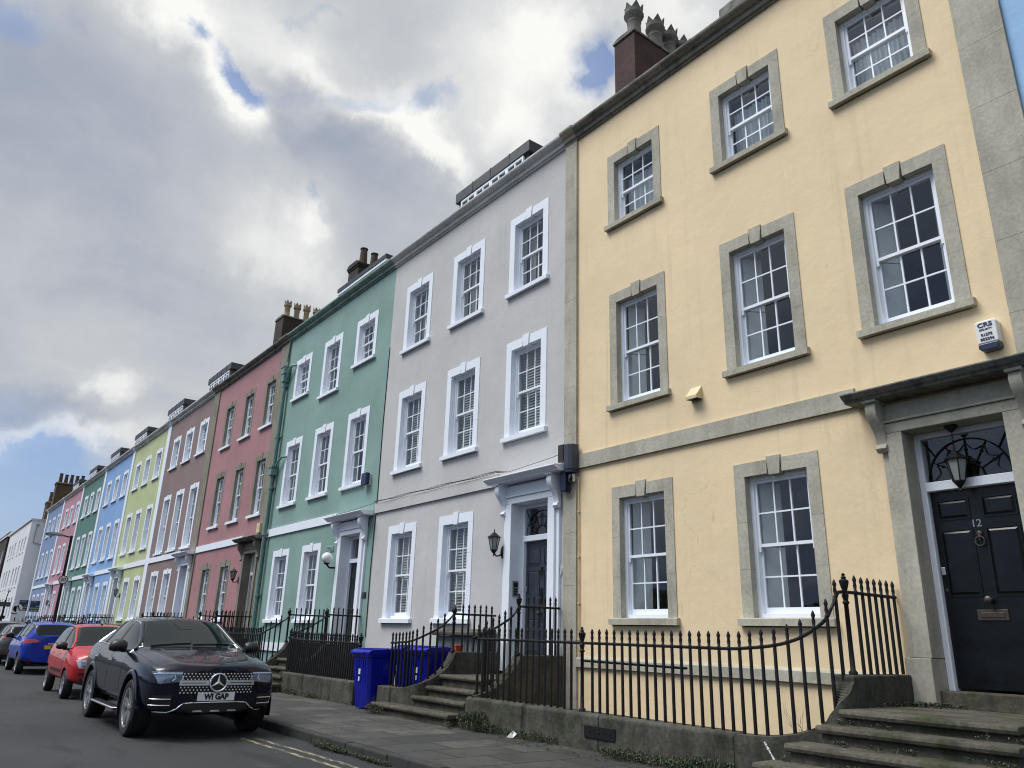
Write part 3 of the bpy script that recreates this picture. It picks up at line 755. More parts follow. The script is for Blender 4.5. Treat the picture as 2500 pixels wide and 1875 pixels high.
lantern((-28.35, -.22, 3.45), 'black wall lantern left of the pink house door', grp='lanterns along the far row')
lantern((-47.65, -.22, 3.35), 'black wall lantern on the lime green house', grp='lanterns along the far row')
lantern((-73.0, -.22, 3.2), 'small black wall lantern on the rose pink house', grp='lanterns along the far row')
t = thing('globe_lamp', (-20.35, -.28, 3.44), 'white globe lamp on a black bracket beside the green house door', 'lamp')
b = MB(); b.lathe([(.003, -.155)] + [(.155*math.sin(R(a)), -.155*math.cos(R(a))) for a in range(15, 180, 15)] + [(.003, .155)], (-20.35, -.28, 3.46), 16); b.build('globe', M['globe'], t, smooth=True, ang=80)
b = MB(); b.lathe([(.05, 0), (.085, .03), (.08, .05)], (-20.35, -.28, 3.28), 10); b.tube([(-20.35, -.28, 3.29), (-20.33, -.2, 3.20), (-20.27, -.02, 3.20)], .025, 6); b.box(-20.33, -20.21, -.03, 0, 3.02, 3.32); b.build('bracket', M['iron'], t)
def plaque(loc, w, h, txt, label, mat, tm, size, oval=True, lines=None):
    x, z = loc; t = thing('house_plaque', (x, 0, z), label, 'plaque'); b = MB()
    if oval: b.prism([(x+w/2*math.cos(R(a)), z+h/2*math.sin(R(a))) for a in range(0, 360, 15)], 'y', -.02, 0)
    else: b.box(x-w/2, x+w/2, -.02, 0, z-h/2, z+h/2)
    b.build('plate', mat, t)
    if oval:
        b = MB(); b.tube([(x+w/2*.88*math.cos(R(a)), -.021, z+h/2*.88*math.sin(R(a))) for a in range(0, 360, 15)], .003, 4, closed=True); b.build('rim', tm, t)
    for i, l in enumerate(lines or [txt]): text(l, size, (x, -.022, z+(len(lines or [1])-1)*size*.6-i*size*1.2), 'y', tm, t, bold=.0)
plaque((-10.80, 2.68), .165, .23, '11', 'white oval number plaque on the grey house', M['plastic_white'], M['ink'], .13)
plaque((-26.5, 2.63), .17, .24, '9', 'white oval number plaque on the brown stone pilaster of the pink house', M['plastic_white'], M['ink'], .13)
t = thing('house_plaque', (-18.54, 0, 2.43), 'small black rectangular plaque beside the green house door', 'plaque'); b = MB(); b.box(-18.72, -18.36, -.02, 0, 2.36, 2.50); b.build('plate', M['black'], t)
b = MB()
for i, w in enumerate((.20, .14, .10)): b.box(-18.53-w/2, -18.53+w/2, -.023, -.0205, 2.463-i*.038-.006, 2.463-i*.038+.006)
b.build('lettering', M['steel'], t)
t = thing('intercom', (-12.184, -.0, 2.4), 'grey metal door intercom in the reveal of the grey house door', 'intercom'); b = MB(); b.box(-12.184, -12.165, -.02, .12, 2.26, 2.55); b.build('panel', M['steel'], t, bevel=.004)
b = MB(); b.box(-12.165, -12.162, .0, .10, 2.44, 2.52)
for i in range(3):
    for j in range(2): b.box(-12.165, -12.160, .01+.045*j, .045+.045*j, 2.29+.045*i, 2.32+.045*i)
b.build('button', M['black'], t)
box_thing('alarm_box', 'cream alarm box above the pink house door', 'alarm box', (-26.7, -.07, 4.88), (.30, .12, .34), M['cream'])
t = thing('alarm_box', (-18.75, -.09, 5.5), 'dark alarm sounder right of the green house windows', 'alarm box'); b = MB(); b.box(-18.93, -18.63, -.17, -.05, 5.32, 5.66); b.build('casing', M['plastic_blue'], t, bevel=.02); b = MB(); b.box(-18.90, -18.66, -.05, 0, 5.34, 5.64); b.build('back_plate', M['plastic_white'], t)

# ------------------------------------------------------------------ ground, road, pavement
def asphalt():
    m, n, b, o = newmat('worn_asphalt'); p = pos(n)
    c = n.ramp(n.noise(p, .35, 5, .6), [(.3, (.013,.014,.016)), (.72, (.034,.034,.036))])
    c = n.mix(.5, c, n.ramp(n.noise(p, 90, 3), [(.3, .3), (.72, .75)]), 'OVERLAY')
    v = n('ShaderNodeTexVoronoi', feature='F1', Scale=160); n.L(p, v.inputs[0])
    c = n.mix(n.math('MULTIPLY', n.ramp(v.outputs[0], [(.10, 1), (.26, 0)]), .30), c, (.16,.155,.15))
    c = n.mix(n.math('MULTIPLY', n.ramp(n.noise(n.scalev(p, (.5, 1.6, 1)), 1.3, 4), [(.56, 0), (.64, 1)]), .8), c, (.012,.012,.014))
    v2 = n('ShaderNodeTexVoronoi', feature='F1', Scale=2.6); n.L(p, v2.inputs[0]); c = n.mix(n.math('MULTIPLY', n.ramp(v2.outputs[0], [(.028, 1), (.05, 0)]), .8), c, (.20,.20,.19))
    c = n.mix(n.math('MULTIPLY', n.ramp(n.noise(p, 1.1, 6, .7), [(.60, 0), (.72, 1)]), .6), c, (.065,.063,.06))
    n.L(c, b.inputs['Base Color']); b.inputs['Roughness'].default_value = .8
    bp = n('ShaderNodeBump', Strength=.6, Distance=.008, Height=n.math('ADD', n.noise(p, 110, 3), v.outputs[0])); n.L(bp.outputs[0], b.inputs['Normal'])
    return m
def flags():
    m, n, b, o = newmat('worn_paving_flags'); p = pos(n)
    wv = n.vmath('ADD', p, n.vmath('SCALE', n.noise(p, 1.4, 2, out=1)).outputs[0]).outputs[0]
    sc = [x for x in n.nt.nodes if x.type == 'VECT_MATH' and x.operation == 'SCALE'][0]; sc.inputs['Scale'].default_value = .035
    mp = n('ShaderNodeMapping'); n.L(wv, mp.inputs[0]); mp.inputs['Rotation'].default_value = (0,0,R(90)); mp.inputs['Location'].default_value = (.2,.33,0)
    bt = n('ShaderNodeTexBrick', offset=.37); n.L(mp.outputs[0], bt.inputs[0])
    for k, v in (('Scale', 1), ('Mortar Size', .016), ('Mortar Smooth', .15), ('Brick Width', .98), ('Row Height', .66), ('Bias', 0)): bt.inputs[k].default_value = v
    bt.inputs['Color1'].default_value = (.028,.028,.026,1); bt.inputs['Color2'].default_value = (.085,.082,.073,1); bt.inputs['Mortar'].default_value = (.006,.008,.005,1)
    c = n.mix(n.math('MULTIPLY', n.ramp(n.noise(p, 2.0, 6, .7), [(.42, 0), (.62, 1)]), .8), bt.outputs[0], (.026,.026,.024))
    c = n.mix(n.math('MULTIPLY', n.ramp(n.noise(p, 2.4, 5, .6), [(.58, 0), (.70, 1)]), .5), c, (.034,.040,.017))
    c = n.mix(.4, c, n.ramp(n.noise(p, 38, 4), [(.3, .3), (.7, .72)]), 'OVERLAY')
    n.L(c, b.inputs['Base Color']); b.inputs['Roughness'].default_value = .8
    bp = n('ShaderNodeBump', Strength=.8, Distance=.02, Height=n.math('SUBTRACT', n.math('ADD', n.noise(p, 3, 4), n.math('MULTIPLY', n.noise(p, 50, 3), .25)), n.math('MULTIPLY', bt.outputs[1], 1.2))); n.L(bp.outputs[0], b.inputs['Normal'])
    return m
M['asphalt'] = asphalt(); M['flags'] = flags()
M['kerb'] = stone('kerb_granite', (.050,.049,.047), (.020,.021,.02), .7, 4)
M['earth'] = plain('dark_earth', (.05,.045,.035), .95, 0, .3, 2)
def yellow_line():
    m, n, b, o = newmat('worn_yellow_line'); p = pos(n)
    k = n.ramp(n.noise(n.scalev(p, (1.2, 7, 1)), 3.0, 6, .7), [(.48, 0), (.56, 1)])
    n.L(n.mix(k, (.05,.05,.05), (.30,.27,.16)), b.inputs['Base Color']); b.inputs['Roughness'].default_value = .7
    return m
M['line'] = yellow_line()
def sheet(name, x0, x1, y0, y1, z, mat):
    b = MB(); b.quad((x0, y0, z), (x1, y0, z), (x1, y1, z), (x0, y1, z)); return struct(b.build(name, mat))
sheet('ground', -600, 300, -600, 600, -1.45, M['earth'])
sheet('road', -400, 60, -22, -4.38, 0, M['asphalt'])
sheet('far_pavement', -400, 60, -26, -22, .1, M['flags'])
b = MB(); KY = -4.24
b.box(-400, 60, KY, -1.8, -1.4, .124); struct(b.build('pavement', M['flags']))
b = MB(); x = -140.0
while x < 6:
    l = rnd.uniform(.85, 1.25); dz = rnd.uniform(-.006, .006); dy = rnd.uniform(-.008, .008); b.box(x+.004, x+l-.004, -4.385+dy, KY-.003, -.2, .128+dz); x += l
struct(b.build('kerb', M['kerb'], bevel=.022))
# double yellow lines run past the yellow and grey houses, worn through
for off, w in ((-4.83, .075), (-5.02, .075)):
    b = MB(); pts = []
    for i in range(60):
        x = -11.9+.32*i; y = off+(-.12*max(0, (-9.5-x)/2.5)) + .012*math.sin(i*1.7)
        pts.append((x, y))
    for (xa, ya), (xb, yb) in zip(pts, pts[1:]): b.quad((xa, ya, .004), (xb, yb, .004), (xb, yb+w, .004), (xa, ya+w, .004))
    struct(b.build('road_marking', M['line']))
# sunken areas' floor and the paved strip behind the bins
sheet('area_floor', -100, 6, -1.62, 0, -1.25, M['dwarf'])
b = MB(); b.box(-14.95, -12.85, -1.8, -.02, -1.2, .20); struct(b.build('bin_platform', M['dark_step']))

# ------------------------------------------------------------------ railings
BARS = {}
def bar_mesh(h):
    k = round(h, 2)
    if k not in BARS:
        s = k; b = MB()
        b.lathe([(.0205, 0), (.0195, s-.215), (.018, s-.205), (.025, s-.195), (.025, s-.18), (.015, s-.168), (.021, s-.12), (.015, s-.085), (.024, s-.055), (.013, s-.02), (.001, s)], (0,0,0), 8)
        BARS[k] = b.mesh('bar', M['iron'], smooth=True, ang=50)
    return BARS[k]
def post_mesh(h, ball=False):
    k = ('p', round(h, 2), ball)
    if k not in BARS:
        b = MB(); s = k[1]
        b.lathe([(.046, 0), (.046, .03), (.028, .05), (.026, .25), (.024, s-.34), (.036, s-.33), (.036, s-.31), (.024, s-.30), (.034, s-.26), (.038, s-.235), (.024, s-.225)] +
                ([(.02, s-.18), (.045, s-.13), (.05, s-.09), (.03, s-.05), (.012, s-.03), (.018, s-.01), (.001, s)] if ball else
                 [(.022, s-.20), (.035, s-.165), (.05, s-.11), (.052, s-.085), (.04, s-.075), (.022, s-.065), (.03, s-.05), (.016, s-.035), (.02, s-.012), (.001, s)]), (0,0,0), 12)
        BARS[k] = b.mesh('post', M['iron'], smooth=True, ang=50)
    return BARS[k]
def interp(path, d):
    for a, b in zip(path, path[1:]):
        l = math.hypot(b[0]-a[0], b[1]-a[1])
        if d <= l or b is path[-1]:
            t = d/l if l else 0; return [a[i]+(b[i]-a[i])*t for i in range(4)]
        d -= l
def railing(label, path, spacing=.143, posts=(), start=.0, top=.195, group='iron railings along the fronts', low=None, single=False, ball=False, flat=False):
    """path points (x, y, base z, rail z)"""
    t = thing('iron_railing', (path[0][0], path[0][1], path[0][2]), label, 'railing', group)
    L = sum(math.hypot(b[0]-a[0], b[1]-a[1]) for a, b in zip(path, path[1:]))
    b = MB(); pts = []; d = 0
    while d < L: pts.append(interp(path, d)); d += .05 if len(path) > 2 else L
    pts.append(list(path[-1]))
    b.tube([(p[0], p[1], p[3]) for p in pts], .019, 6)
    if low: b.tube(low, .016, 4)
    b.build('rail', M['iron'], t)
    d = start; one = MB(); n = 0
    while d <= L+.001 and n < 100:
        p = interp(path, min(d, L)); h = p[3]+top-p[2]
        if not any(abs(p[0]-q[0])+abs(p[1]-q[1]) < .09 for q in posts):
            if single: one.lathe([(.016, 0), (.016, h-.19), (.022, h-.17), (.013, h-.15), (.018, h-.06), (.001, h)], (p[0], p[1], p[2]), 4)
            else: link('bar', bar_mesh(h), t, (p[0], p[1], p[2]), world=True)
        d += spacing; n += 1
    if single: one.build('bars', M['iron'], t)
    for q in posts: link('post', post_mesh(q[3]-q[2], ball), t, (q[0], q[1], q[2]), world=True)
    return t
WY = -1.76
def dwarf(x0, x1, label, ends=(0, 0), curve=None, group='low stone walls under the railings'):
    t = thing('dwarf_wall', (x0, -1.75, .1), label, 'wall', group)
    b = MB(); prof = [(-1.90, -.2), (-1.62, -1.3), (-1.62, .555), (-1.66, .575), (-1.84, .572), (-1.88, .55)]
    x = x0
    while x < x1-.01:
        l = min(x1-x, rnd.uniform(1.3, 1.9)); l = x1-x if x1-x-l < .5 else l
        b.prism([(y, z+(rnd.uniform(-.004, .004) if z > .3 else 0)) for y, z in prof], 'x', x+.003, x+l-.003); x += l
    b.build('wall_stone', M['dwarf'], t, bevel=.02)
    return t, b
def sweep_wall(t, path, th=.24, zlow=-.6, name='curved_coping'):
    """wall ribbon following plan path (x, y, ztop)"""
    b = MB(); ring = []
    for i, p in enumerate(path):
        a = path[max(0, i-1)]; c = path[min(len(path)-1, i+1)]
        tx, ty = c[0]-a[0], c[1]-a[1]; l = math.hypot(tx, ty) or 1; nx, ny = -ty/l*th/2, tx/l*th/2
        ring.append([(p[0]+nx, p[1]+ny, zlow), (p[0]+nx, p[1]+ny, p[2]), (p[0]-nx, p[1]-ny, p[2]), (p[0]-nx, p[1]-ny, zlow)])
    vs = [q for r in ring for q in r]; fs = []
    for i in range(len(ring)-1):
        for k in range(3): fs.append((i*4+k, i*4+k+1, i*4+k+5, i*4+k+4))
    fs.append((0,1,2,3)); m = (len(ring)-1)*4; fs.append((m+3, m+2, m+1, m))
    b.add(vs, [f[::-1] for f in fs]); return b.build(name, M['dwarf'], t, bevel=.02)
def smooth_path(pts, n=5):
    out = []
    for i in range(len(pts)-1):
        p0, p1, p2, p3 = pts[max(0, i-1)], pts[i], pts[i+1], pts[min(len(pts)-1, i+2)]
        for k in range(n):
            t = k/n; out.append([.5*((2*b)+(-a+c)*t+(2*a-5*b+4*c-d)*t*t+(-a+3*b-3*c+d)*t**3) for a, b, c, d in zip(p0, p1, p2, p3)])
    out.append(list(pts[-1])); return out
def steps(label, treads, landing, group='stone steps to the doors'):
    """treads: (x0, x1, yfront, yback, ztop)"""
    t = thing('stone_steps', ((landing[0]+landing[1])/2, landing[2], .12), label, 'steps', group)
    def slab(x0, x1, y0, y1, z, th=.075, nose=.035):
        b = MB(); r = th/2
        pr = [(y0+nose*1.6, z-th), (y0+.012, z-th), (y0, z-r), (y0+.012, z-.006), (y0+.03, z), (y1, z), (y1, z-th)]
        b.prism(pr, 'x', x0, x1); b.box(x0+.03, x1-.03, y0+nose*1.6+.004, y1-.003, z-.6, z-th-.002)
        b.build('step', M['dark_step'], t, bevel=.012)
    slab(*landing[:2], landing[2], -.135, landing[3])
    for tr in treads: slab(*tr)
    return t

# --- yellow house (12)
stp12 = steps('mossy stone steps up to the black door of the yellow house', [(-4.64, -2.83, -2.02, -1.70, .765), (-4.78, -2.69, -2.36, -2.0, .605), (-4.9, -2.57, -2.72, -2.34, .445), (-5.0, -2.47, -3.1, -2.7, .285)], (-4.545, -2.925, -1.73, .905))
t12, _ = dwarf(-10.93, -5.72, 'low stone wall in front of the yellow house with an iron plate set in it')
P12 = smooth_path([(-5.72, -1.76, .562, 1.449), (-5.4, -1.745, .575, 1.475), (-5.2, -1.68, .60, 1.508), (-5.06, -1.61, .635, 1.555), (-4.96, -1.56, .675, 1.605), (-4.87, -1.525, .725, 1.665), (-4.79, -1.49, .79, 1.727), (-4.72, -1.465, .90, 1.80), (-4.68, -1.43, 1.02, 1.90), (-4.67, -1.37, 1.14, 1.98), (-4.67, -1.30, 1.205, 2.07)])
sweep_wall(t12, [(p[0], p[1], p[2]) for p in P12])
b = MB(); b.box(-4.795, -4.548, -1.36, -.11, -.6, 1.222); b.build('side_block', M['dwarf'], t12, bevel=.02)
tq = thing('side_wall', (-2.8, -1, .6), 'stone side wall right of the yellow house steps', 'wall', 'side walls of the door steps')
b = MB(); b.box(-2.92, -2.68, -1.36, -.11, -.6, 1.222); b.build('side_block', M['dwarf'], tq, bevel=.02)
b = MB(); b.prism([(-1.9, -.6), (-1.37, -.6), (-1.37, 1.1), (-1.5, .8), (-1.7, .62), (-1.9, .57)], 'x', -2.66, -2.42); b.build('curved_coping', M['dwarf'], tq, bevel=.02)
b = MB(); b.box(-8.10, -7.53, -1.902, -1.885, .28, .43)
for i in range(3): b.lathe([(.014, 0), (.012, -.008), (.001, -.009)], (-8.0+.19*i, -1.902, .36), 8, 'y')
b.build('cover_plate', M['iron'], t12, bevel=.004)
railing('black railing along the low wall of the yellow house, sweeping up to its door', [(-10.86, WY, .572, 1.462), (-5.9, WY, .565, 1.447)] + [tuple(p) for p in P12] + [(-4.67, -1.17, 1.222, 2.083), (-4.67, -.02, 1.222, 2.08)], .1425,
  posts=[(-8.285, WY, .57, 1.675), (-4.67, -1.14, 1.22, 2.285)], start=.07, low=[(-8.26, WY+.02, 1.22), (-6.45, WY+.02, 1.205)])
# --- grey house (11)
steps('worn stone steps up to the slate blue door of the grey house', [(-12.75, -10.95, -1.71, -1.46, .645), (-13.15, -10.95, -1.90, -1.69, .475), (-13.55, -10.95, -2.2, -1.88, .305)], (-12.38, -10.87, -1.48, .835))
tR = thing('side_wall', (-10.75, -1, .6), 'stone side wall right of the grey house steps', 'wall', 'side walls of the door steps'); 
PR = smooth_path([(-10.75, -.98, 1.205, 2.01), (-10.75, -1.05, 1.10, 1.89), (-10.75, -1.17, .96, 1.793), (-10.75, -1.30, .84, 1.72), (-10.75, -1.43, .76, 1.652), (-10.75, -1.55, .69, 1.60), (-10.77, -1.67, .64, 1.552), (-10.83, -1.76, .60, 1.50), (-10.9, -1.80, .575, 1.474)])
sweep_wall(tR, [(p[0], p[1], p[2]) for p in PR[:-4]]); b = MB(); b.box(-10.87, -10.63, -.97, -.02, -1.2, 1.22); b.build('side_block', M['dwarf'], tR, bevel=.02)
railing('black railing on the right of the grey house steps, with an urn finial', [(-10.75, -.03, 1.222, 2.016)] + [tuple(p) for p in PR], .125, posts=[(-10.75, -.965, 1.215, 2.22)], start=.10)
tL = thing('side_wall', (-12.5, -1, .6), 'stone side wall left of the grey house steps', 'wall', 'side walls of the door steps')
PL = smooth_path([(-12.5, -1.14, 1.205, 1.888), (-12.5, -1.22, 1.05, 1.80), (-12.5, -1.33, .93, 1.71), (-12.51, -1.46, .83, 1.617), (-12.54, -1.62, .74, 1.535), (-12.62, -1.76, .66, 1.455), (-12.8, -1.80, .60, 1.40), (-13.1, -1.78, .57, 1.365), (-13.7, -1.76, .565, 1.335)])
sweep_wall(tL, [(p[0], p[1], p[2]) for p in PL]); b = MB(); b.box(-12.62, -12.385, -1.13, -.02, -1.2, 1.222); b.build('side_block', M['dwarf'], tL, bevel=.02)
b = MB(); b.box(-13.85, -13.35, -1.92, -1.6, -.2, .57); b.build('wall_end', M['dwarf'], tL, bevel=.03)
railing('black railing on the left of the grey house steps, with a ball finial', [(-12.5, -.16, 1.222, 1.89)] + [tuple(p) for p in PL], .135, posts=[(-12.5, -1.13, 1.215, 2.06)], start=.10, ball=True)
# --- green house (10)
dwarf(-18.85, -14.9, 'low stone wall in front of the green house, ending at the blue bins')
PG = smooth_path([(-18.53, -.95, 1.21, 1.91), (-18.53, -1.05, 1.05, 1.79), (-18.53, -1.2, .92, 1.70), (-18.53, -1.4, .78, 1.59), (-18.54, -1.6, .68, 1.50), (-18.6, -1.73, .60, 1.42), (-18.75, -1.78, .57, 1.335)])
tG = thing('side_wall', (-18.53, -1, .6), 'stone side wall right of the green house steps', 'wall', 'side walls of the door steps')
sweep_wall(tG, [(p[0], p[1], p[2]) for p in PG]); b = MB(); b.box(-18.65, -18.41, -.94, -.02, -1.2, 1.222); b.build('side_block', M['dwarf'], tG, bevel=.02)
railing('black railing on the right of the green house steps, with a ball finial', [(-18.53, -.02, 1.222, 1.90)] + [tuple(p) for p in PG], .13, posts=[(-18.53, -.955, 1.215, 2.07)], start=.1, ball=True)
railing('black railing along the low wall of the green house', [(-18.72, WY, .572, 1.335), (-18.0, WY-.02, .572, 1.30), (-14.95, WY, .565, 1.288)], .105, posts=[(-14.98, WY, .565, 1.50)])
def left_side(xb, who, thing_lab):
    t = thing('side_wall', (xb, -1, .6), f'stone side wall left of the {who} house steps', 'wall', 'side walls of the door steps')
    P = smooth_path([(xb, -1.2, 1.21, 1.905), (xb, -1.3, 1.05, 1.78), (xb, -1.5, .88, 1.66), (xb-.01, -1.62, .78, 1.57), (xb-.06, -1.74, .68, 1.50), (xb-.25, -1.78, .60, 1.42), (xb-.6, -1.76, .57, 1.37)])
    sweep_wall(t, [(p[0], p[1], p[2]) for p in P]); b = MB(); b.box(xb-.12, xb+.12, -1.19, -.02, -1.2, 1.222); b.build('side_block', M['dwarf'], t, bevel=.02)
    railing(thing_lab, [(xb, -.02, 1.222, 1.905)] + [tuple(p) for p in P], .13, posts=[(xb, -1.22, 1.215, 2.08)], start=.1, ball=True)
    return P[-1][0]
xe = left_side(-20.27, 'green', 'black railing on the left of the green house steps, with a ball finial')
steps('stone steps up to the black door of the green house', [(-20.15, -18.65, -1.71, -1.46, .645), (-20.3, -18.6, -1.95, -1.69, .475), (-20.5, -18.5, -2.25, -1.93, .305)], (-20.14, -18.66, -1.48, .835))
# --- the further houses: wall, railing and steps each
prev = xe
for who, xd, mir in (('pink', -27.27, False), ('brown', -35.42, False), ('lime green', -48.9, False), ('sky blue', -57.2, False), ('dark green', -65.5, False), ('rose pink', -74.3, False)):
    xr = xd+.87; nr = xd < -40
    dwarf(xr-.1, prev, f'low stone wall right of the {who} house steps')
    railing(f'black railing along the low wall right of the {who} house door', [(xr-.05, WY, .57, 1.40), (prev, WY, .57, 1.37)], .135 if not nr else .15, single=nr, posts=[(xr, WY, .57, 1.62)])
    t = thing('side_wall', (xr, -1, .6), f'stone side wall right of the {who} house steps', 'wall', 'side walls of the door steps')
    b = MB(); b.box(xr-.12, xr+.12, -1.6, -.02, -1.2, 1.222); b.build('side_block', M['dwarf'], t, bevel=.02)
    railing(f'black railing on the right of the {who} house steps', [(xr, -.02, 1.222, 1.905), (xr, -1.2, 1.222, 1.905), (xr, -1.74, .60, 1.45)], .13, posts=[(xr, -1.22, 1.215, 2.1)], start=.1, ball=True, single=nr)
    steps(f'stone steps up to the door of the {who} house', [(xd-.9, xd+.75, -1.71, -1.46, .645), (xd-1.0, xd+.75, -1.95, -1.69, .475), (xd-1.15, xd+.75, -2.25, -1.93, .305)], (xd-.74, xd+.74, -1.48, .835))
    prev = left_side(xd-.87, who, f'black railing on the left of the {who} house steps, with a ball finial')
dwarf(-86.5, prev, 'low stone wall in front of the lavender blue house')
railing('black railing along the low wall of the lavender blue house', [(prev, WY, .57, 1.38), (-86.4, WY, .57, 1.38)], .15, single=True)

# ------------------------------------------------------------------ bins
def bin_proto():
    t = thing('wheelie_bin', (0,0,0), 'x', 'wheelie bin', local=True)
    b = MB(); secs = [(.02, .235, .25), (.35, .255, .29), (.75, .275, .325), (.93, .285, .345), (.94, .30, .365), (.985, .30, .365)]
    def ring(z, w, d):
        c = .05; return [(-w+c, -d, z), (w-c, -d, z), (w, -d+c, z), (w, d-c, z), (w-c, d, z), (-w+c, d, z), (-w, d-c, z), (-w, -d+c, z)]
    vs = []; fs = []
    for q in secs: vs += ring(*q)
    for i in range(len(secs)-1):
        for k in range(8): fs.append((i*8+k, i*8+(k+1) % 8, (i+1)*8+(k+1) % 8, (i+1)*8+k))
    fs.append(tuple(range(8))[::-1]); b.add(vs, fs)
    for x in (-.14, -.07, .07, .14): b.prism([(-.262, .06), (-.255, .06), (-.337, .88), (-.35, .88)], 'x', x-.012, x+.012)
    for y in (-.15, 0, .15): b.prism([(.245, .06), (.255, .06), (.295, .88), (.282, .88)], 'y', y-.014, y+.014)
    b.build('body', M['bin'], t, bevel=.008)
    b = MB(); pr = [(-.385, .985), (-.385, 1.035), (-.30, 1.075), (.05, 1.09), (.33, 1.075), (.37, 1.04), (.37, .985)]
    b.prism(pr, 'x', -.315, .315); b.box(-.20, .20, -.30, .25, 1.085, 1.10); b.box(-.17, .17, -.42, -.385, .995, 1.03)
    b.build('lid', M['bin'], t, bevel=.015)
    b = MB(); b.tube([(-.22, .40, 1.0), (.22, .40, 1.0)], .016, 8); b.box(-.23, -.19, .36, .41, .96, 1.02); b.box(.19, .23, .36, .41, .96, 1.02); b.build('handle', M['bin'], t)
    for s in (-1, 1): 
        b = MB(); b.lathe([(.03, -.025), (.10, -.025), (.10, .025), (.03, .025)], (s*.25, .26, .10), 14, 'x'); b.build('wheel', M['iron'], t)
    b = MB(); b.box(-.06, .0, -.331, -.329, .62, .72); b.box(-.05, -.01, -.3325, -.331, .50, .58); b.build('sticker', M['plastic_white'], t)
    return t
BP = bin_proto()
for i, (x, y, z, rz, lab) in enumerate([(-14.22, -1.80, .125, 8, 'blue wheelie bin on the pavement in the gap of the low wall'), (-13.72, -1.22, .20, -12, 'blue wheelie bin directly behind the end of the railing, beside the bin on the pavement'), (-13.08, -1.20, .20, 5, 'blue wheelie bin behind the railing, nearest the grey house steps')]):
    if i == 0: o = BP
    else:
        o = BP.copy(); COL.objects.link(o)
        for c in list(BP.children):
            d = c.copy(); COL.objects.link(d); d.parent = o
    o.location = (x, y, z); o.rotation_euler = (0,0,R(rz)); tag(o, lab, 'wheelie bin', 'blue wheelie bins')
t = thing('recycling_box', (-12.7, -.72, .2), 'orange recycling box behind the railing beside the grey cabinet', 'box')
b = MB()
for z in (.20, .60, .97): b.add([(-12.74, -.95, z), (-12.66, -.95, z), (-12.66, -.8, z), (-12.74, -.8, z), (-12.75, -.96, z+.36), (-12.65, -.96, z+.36), (-12.65, -.79, z+.36), (-12.75, -.79, z+.36)], [(3,2,1,0), (4,5,6,7), (0,1,5,4), (1,2,6,5), (2,3,7,6), (3,0,4,7)])
b.box(-12.76, -12.64, -.97, -.78, 1.31, 1.335); b.build('box', M['orange'], t, bevel=.02)
t = thing('bin_cupboard', (-13.5, -.3, .2), 'grey bin cupboard with a mossy slab on top below the grey house windows', 'cupboard')
b = MB(); b.box(-14.3, -12.66, -.36, -.03, .15, 1.50); 
for x in (-14.0, -13.75, -13.5, -13.25, -13.0): b.box(x-.008, x+.008, -.366, -.36, .2, 1.48)
b.build('panel', M['plastic_slate'] if False else plain('grey_cupboard_paint', (.12,.135,.14), .6), t)
b = MB(); b.prism([(-.46, 1.503), (-.03, 1.503), (-.03, 1.64), (-.46, 1.58)], 'x', -14.35, -12.63); b.build('slab', M['dark_step'], t, bevel=.02)

# ------------------------------------------------------------------ street lamp, signs
t = thing('street_lamp', (-39, -4.09, .12), 'black street lamp with a long grey head leaning over the road', 'street lamp')
b = MB(); b.lathe([(.11, .12), (.11, 1.3), (.085, 1.36), (.07, 1.45), (.055, 5.15), (.05, 5.22), (.001, 5.24)], (-39, -4.09, 0), 12); b.build('pole', M['iron'], t, smooth=True, ang=50)
b = MB(); b.tube([(-39, -4.09, 5.16), (-39, -4.25, 5.17), (-39, -4.45, 5.21)], .03, 8); b.build('arm', M['iron'], t)
b = MB(); b.prism([(-4.42, 5.16), (-4.42, 5.26), (-4.55, 5.31), (-4.95, 5.33), (-5.12, 5.28), (-5.13, 5.21), (-4.9, 5.20)], 'x', -39.11, -38.89); b.build('lamp_head', M['steel'], t, bevel=.03)
b = MB(); b.prism([(-4.70, 5.20), (-5.10, 5.205), (-5.05, 5.15), (-4.75, 5.15)][::-1], 'x', -39.09, -38.91); b.build('lamp_lens', M['lampglass'], t, bevel=.01)
M['red'] = plain('sign_red', (.20,.012,.02), .5)
t = thing('speed_sign', (-38.93, -4.09, 3.33), 'round 20 speed limit sign on the street lamp', 'sign')
b = MB(); b.lathe([(.185, 0), (.185, .012)], (-38.93, -4.08, 3.33), 28, 'x'); b.build('plate', M['red'], t)
b = MB(); b.lathe([(.145, 0), (.145, .003)], (-38.917, -4.08, 3.33), 28, 'x'); b.build('face', M['plastic_white'], t)
text('20', .20, (-38.912, -4.08, 3.33), 'x', M['black'], t, bold=.004, depth=.002)
b = MB(); b.box(-38.96, -38.93, -4.14, -4.04, 3.2, 3.25); b.box(-38.96, -38.93, -4.14, -4.04, 3.42, 3.47); b.build('clip', M['steel'], t)
M['navy'] = plain('navy_board_paint', (.012,.03,.075), .5); M['lime_paint'] = plain('lime_strip_paint', (.28,.36,.05), .5)
